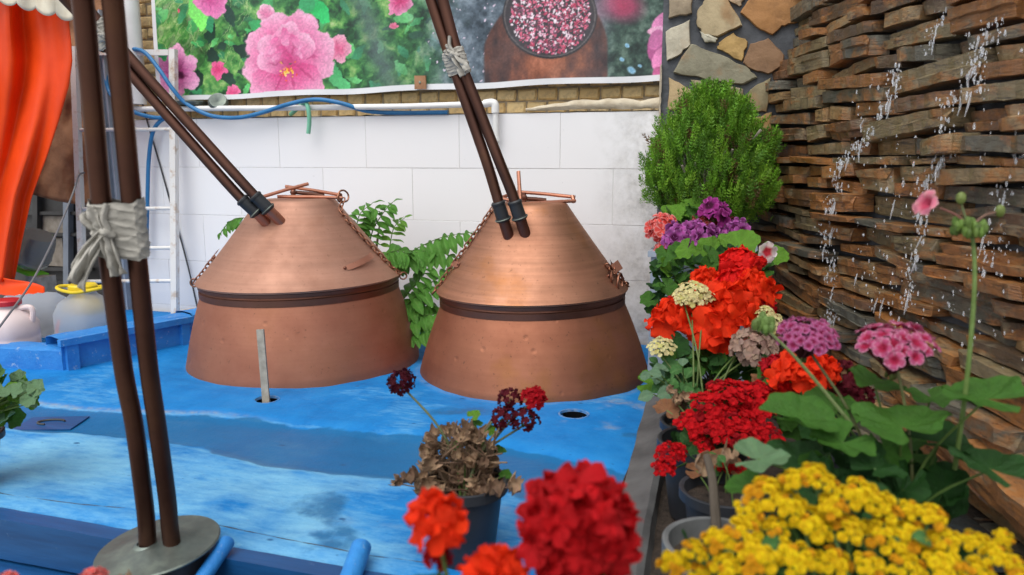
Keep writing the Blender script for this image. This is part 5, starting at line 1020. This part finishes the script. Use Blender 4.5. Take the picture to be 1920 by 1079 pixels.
# yellow kalanchoe in front
yc = []; yr = random.Random(4)
for (px, py, rp) in ((1490, 900, 40), (1525, 885, 36), (1545, 905, 34), (1440, 925, 40), (1405, 955, 38), (1480, 945, 40), (1560, 945, 38), (1610, 925, 34), (1650, 945, 38), (1700, 955, 36), (1745, 965, 32), (1520, 980, 42), (1455, 990, 42), (1390, 1000, 40), (1345, 1010, 36), (1300, 1030, 36), (1265, 1055, 30), (1590, 990, 40), (1650, 1000, 42), (1710, 1005, 40), (1770, 1010, 36), (1825, 1015, 34), (1870, 1040, 36), (1905, 1060, 34), (1420, 1045, 42), (1490, 1045, 42), (1360, 1060, 38), (1560, 1050, 44), (1630, 1060, 42), (1700, 1060, 42), (1770, 1060, 40), (1830, 1070, 36), (1310, 1075, 32), (1910, 1085, 34), (1880, 1005, 20), (1660, 905, 0)):
    if rp: yc.append((px, py+4, 1.10-.00035*(py-880)+yr.uniform(-.02, .02), rp*yr.uniform(.62, .95), 'yellow'))
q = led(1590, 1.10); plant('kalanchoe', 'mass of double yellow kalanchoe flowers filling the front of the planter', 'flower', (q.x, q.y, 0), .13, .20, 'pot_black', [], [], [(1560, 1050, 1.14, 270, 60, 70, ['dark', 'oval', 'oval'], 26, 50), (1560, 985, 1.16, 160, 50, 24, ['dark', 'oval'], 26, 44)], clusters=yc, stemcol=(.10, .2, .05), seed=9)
# geraniums on the front ledge
q = led(1065, .96, -.014); plant('geranium', 'large round deep red geranium head in front of the blue platform', 'flower', (q.x, q.y, -.014), .10, .19, 'pot_black', [(1085, 990, .93, 104, 'bigred')], [], [(1100, 1190, .95, 130, 50, 16, ['mid', 'dark'], 50, 80)], seed=10)
q = led(850, .98, -.014); plant('geranium', 'loose orange-red geranium with two open heads in front of the dried geranium', 'flower', (q.x, q.y, -.014), .10, .19, 'pot_black', [(820, 982, .98, 46, 'loose'), (925, 1085, .93, 50, 'loose'), (822, 1045, 1.0, 26, 'crimson')], [], [(850, 1190, .97, 120, 40, 14, ['mid', 'dark'], 50, 80)], seed=11)
q = led(150, 1.25, -.014); plant('geranium', 'small pink geranium just showing below the dark blue boards', 'flower', (q.x, q.y, -.014), .09, .17, 'pot_black', [(175, 1092, 1.22, 26, 'coral'), (15, 1095, 1.22, 22, 'coral')], [(240, 1090, 1.22, 22, 'dry', .4, 1.)], [(150, 1190, 1.22, 90, 30, 10, ['mid'], 40, 60)], seed=12)
# half-dead geranium on the blue platform
q = hz(872, 1045, -.02); dq = depth(q)
e = plant('geranium', 'dried geranium with shrivelled brown leaves in a black pot on the blue platform', 'flower', (q.x, q.y, blue_z(q.x, q.y)-.002), .102, .212, 'pot_black',
      [(752, 718, dq+.02, 26, 'maroon'), (955, 750, dq+.02, 22, 'maroon'), (1000, 748, dq, 22, 'crimson'), (945, 785, dq, 24, 'maroon'), (985, 790, dq, 26, 'maroon')],
      [(888, 780, dq, 13, 'bright', .6, 1), (893, 797, dq, 12, 'mid', .6, 2), (915, 808, dq, 14, 'bright', .5, 1), (935, 848, dq, 14, 'mid', .4, 2), (948, 892, dq-.05, 12, 'mid', .5, 1), (852, 840, dq, 14, 'mid', .5, 3)],
      [(862, 858, dq, 74, 50, 62, ['dry'], 15, 34), (805, 900, dq-.03, 30, 22, 9, ['dry'], 16, 32), (930, 912, dq-.06, 38, 28, 12, ['dry'], 14, 32), (745, 900, dq-.02, 12, 12, 4, ['dry'], 10, 18), (870, 918, dq-.06, 80, 14, 14, ['dry'], 14, 28)], stemcol=(.16, .19, .09), seed=13)
st = []
for k in range(26): a, c = rnd.uniform(-.07, .07), rnd.uniform(-.12, .12); st.append(([e.location+UP*.18+RT*a*.5, e.location+UP*.25+RT*a, e.location+UP*(rnd.uniform(.29, .38)-abs(c)*.3)+RT*c+FH*rnd.uniform(-.06, .06)], .0028, jc((.20, .13, .08), .3)))
stems(e, st, 'dry', 'dry_stem')
# geranium cut by the left frame edge
q = led(-55, 2.42, 0); plant('geranium', 'light green leafy geranium in a dark pot at the far end of the blue platform', 'flower', (q.x, q.y, blue_z(q.x, q.y)-.002), .095, .17, 'pot_black', [], [], [(-20, 752, 2.4, 74, 42, 40, ['bright', 'mid', 'bright', 'pale'], 16, 27), (36, 735, 2.36, 36, 34, 14, ['bright', 'pale'], 14, 22)], seed=14)
# ---- tree-of-heaven sapling behind the stills
LF = [leaf_oval((.095, .28, .035), (.17, .38, .08), 90+k, 'leaf', .22, .0) for k in range(3)]; LY = [leaf_oval((.13, .30, .03), (.2, .38, .07), 95, 'leaf', .25, 0.)]
sp_ = thing('sapling', (1.95, -.12, 0), 'green sapling with long feathered leaves growing between the stills and the wall', 'sapling')
b = MB(); b.tube([Vector((1.92, -.14, -.02)), hd(700, 560, 4.2), hd(705, 470, 4.15), hd(712, 420, 4.1)], [.012, .010, .008, .004], 8); b.tube(spline([hd(700, 560, 4.2), hd(755, 590, 4.1), hd(800, 560, 4.05)], 4), .007, 7); obj('stem', b, MAT['wood_grey'], sp_)
fr = random.Random(8)
def frond(pts, n, size, droop=.6, young=False):
    P = spline(pts, 8); c = bpy.data.objects.new('frond', None); COL.objects.link(c); c.parent = sp_; c.location = P[0]-sp_.location; c.empty_display_size = .02
    bb = MB(); bb.tube(P, [.004*(1-.7*i/len(P)) for i in range(len(P))], 6, (.10, .20, .04)); link('midrib', bb.mesh('midrib', MAT['leaf']), c)
    for k in range(n):
        f = .12+.86*k/(n-1); i = min(len(P)-2, int(f*(len(P)-1))); p = P[i].lerp(P[i+1], f*(len(P)-1)-i); t = (P[i+1]-P[i]).normalized(); nrm = (UP-FH*.5); side = t.cross(nrm).normalized(); S_ = size*.85*(.65+.5*math.sin(math.pi*(f*.85+.1)))*fr.uniform(.88, 1.1)
        for sg in ((-1, 1) if k < n-1 else (0,)):
            d = (side*sg*.9+t*(.45 if sg else 1)-UP*droop*fr.uniform(.5, 1)).normalized(); z_ = (nrm-d*nrm.dot(d)).normalized(); y_ = z_.cross(d); m_ = Matrix((d, y_, z_)).transposed().to_4x4() @ Matrix.Rotation(fr.uniform(-.4, .4), 4, 'X') @ Matrix.Diagonal((S_, S_*.56, S_, 1)); m_.translation = p
            link('leaflet', (LY if young else LF)[fr.randrange(1 if young else 3)], c, m_)
D_ = 4.1
frond([hd(690, 470, D_), hd(700, 430, D_), hd(722, 395, D_), hd(738, 378, D_)], 9, .085); frond([hd(655, 480, D_), hd(668, 440, D_), hd(690, 405, D_), hd(712, 385, D_-.05)], 9, .09); frond([hd(728, 490, D_), hd(732, 455, D_), hd(740, 425, D_), hd(760, 408, D_)], 8, .075, .3, True)
frond([hd(730, 500, D_), hd(775, 470, D_-.05), hd(830, 445, D_-.08), hd(890, 435, D_-.1)], 12, .115, .9); frond([hd(720, 480, D_), hd(760, 478, D_-.05), hd(810, 470, D_-.08), hd(860, 485, D_-.1)], 10, .12, .8); frond([hd(700, 500, D_), hd(720, 480, D_-.1), hd(745, 470, D_-.12), hd(770, 480, D_-.12)], 8, .11, .5)
frond([hd(740, 600, D_), hd(775, 560, D_-.1), hd(815, 525, D_-.12), hd(850, 505, D_-.15)], 9, .12, .6); frond([hd(735, 590, D_), hd(765, 550, D_-.05), hd(790, 520, D_-.08), hd(800, 495, D_-.1)], 9, .12, .4); frond([hd(740, 625, D_), hd(775, 600, D_-.12), hd(810, 590, D_-.15), hd(840, 600, D_-.18)], 8, .125, .5)
frond([hd(745, 645, D_-.1), hd(775, 628, D_-.15), hd(800, 622, D_-.18), hd(825, 630, D_-.2)], 7, .10, .2); frond([hd(750, 590, D_), hd(770, 575, D_-.08), hd(790, 570, D_-.1), hd(815, 575, D_-.12)], 7, .12, .7); frond([hd(500, 436, D_+.1), hd(468, 412, D_+.1), hd(438, 412, D_+.1), hd(412, 438, D_+.08)], 10, .075, .9); frond([hd(660, 450, D_), hd(668, 425, D_), hd(676, 400, D_), hd(700, 380, D_)], 8, .10, .4)

# ---- falling water on the slate wall
wr = random.Random(12)
def on_wall(px, py, off=.035):
    lo, hi = 1.6, 4.6
    for k in range(60):
        d = lo+(hi-lo)*k/59; p = hd(px, py, d); rel = p-WO; s_ = rel.dot(WD); o_ = rel.dot(WN)-batter(p.z)
        if o_ < off: return p
    return hd(px, py, 3.)
def trickle(pts, n, spread, name='water_trickle'):
    b = MB(); P = [on_wall(*p) for p in pts]
    for k in range(n):
        f = wr.random()*(len(P)-1); i = int(f); p = P[i].lerp(P[i+1], f-i); dr = (P[i+1]-P[i]).normalized(); p = p+WD*wr.gauss(0, spread)+WN*abs(wr.gauss(0, .018))+UP*wr.gauss(0, spread*.6); r_ = min(.0048, .0009+abs(wr.gauss(0, .0014))); b.sphere(p, r_, 6, 5, (1, 1, wr.uniform(1.1, 3.2)), .15)
    for k in range(max(2, n//26)):
        f = wr.random()*(len(P)-1.01); i = int(f); a = P[i].lerp(P[i+1], f-i)+WD*wr.gauss(0, spread*.6)+WN*wr.uniform(.0, .02); L = wr.uniform(.03, .08); b.tube([a, a-UP*L*.5+WN*.006+WD*wr.gauss(0, .004), a-UP*L+WN*.008+WD*wr.gauss(0, .007)], [.0016, .0032, .0012], 5)
    tag(obj(name, b, MAT['water']), kind='stuff')
trickle([(1780, 20), (1755, 70), (1745, 100)], 40, .007); trickle([(1690, 120), (1685, 170), (1672, 200), (1640, 255)], 110, .010); trickle([(1640, 255), (1600, 290), (1575, 320), (1575, 370), (1560, 400)], 230, .016); trickle([(1560, 400), (1555, 450), (1560, 500), (1570, 570), (1560, 620)], 170, .03)
trickle([(1880, 45), (1850, 90), (1830, 130), (1845, 175)], 130, .03); trickle([(1830, 170), (1790, 190), (1770, 225), (1800, 260), (1770, 300)], 110, .022); trickle([(1770, 300), (1740, 350), (1735, 420), (1725, 480), (1712, 540), (1705, 580)], 170, .012); trickle([(1915, 300), (1890, 350), (1885, 420), (1860, 480), (1850, 530)], 80, .03); trickle([(1640, 160), (1700, 350), (1640, 560), (1850, 600), (1900, 200)], 260, .12)
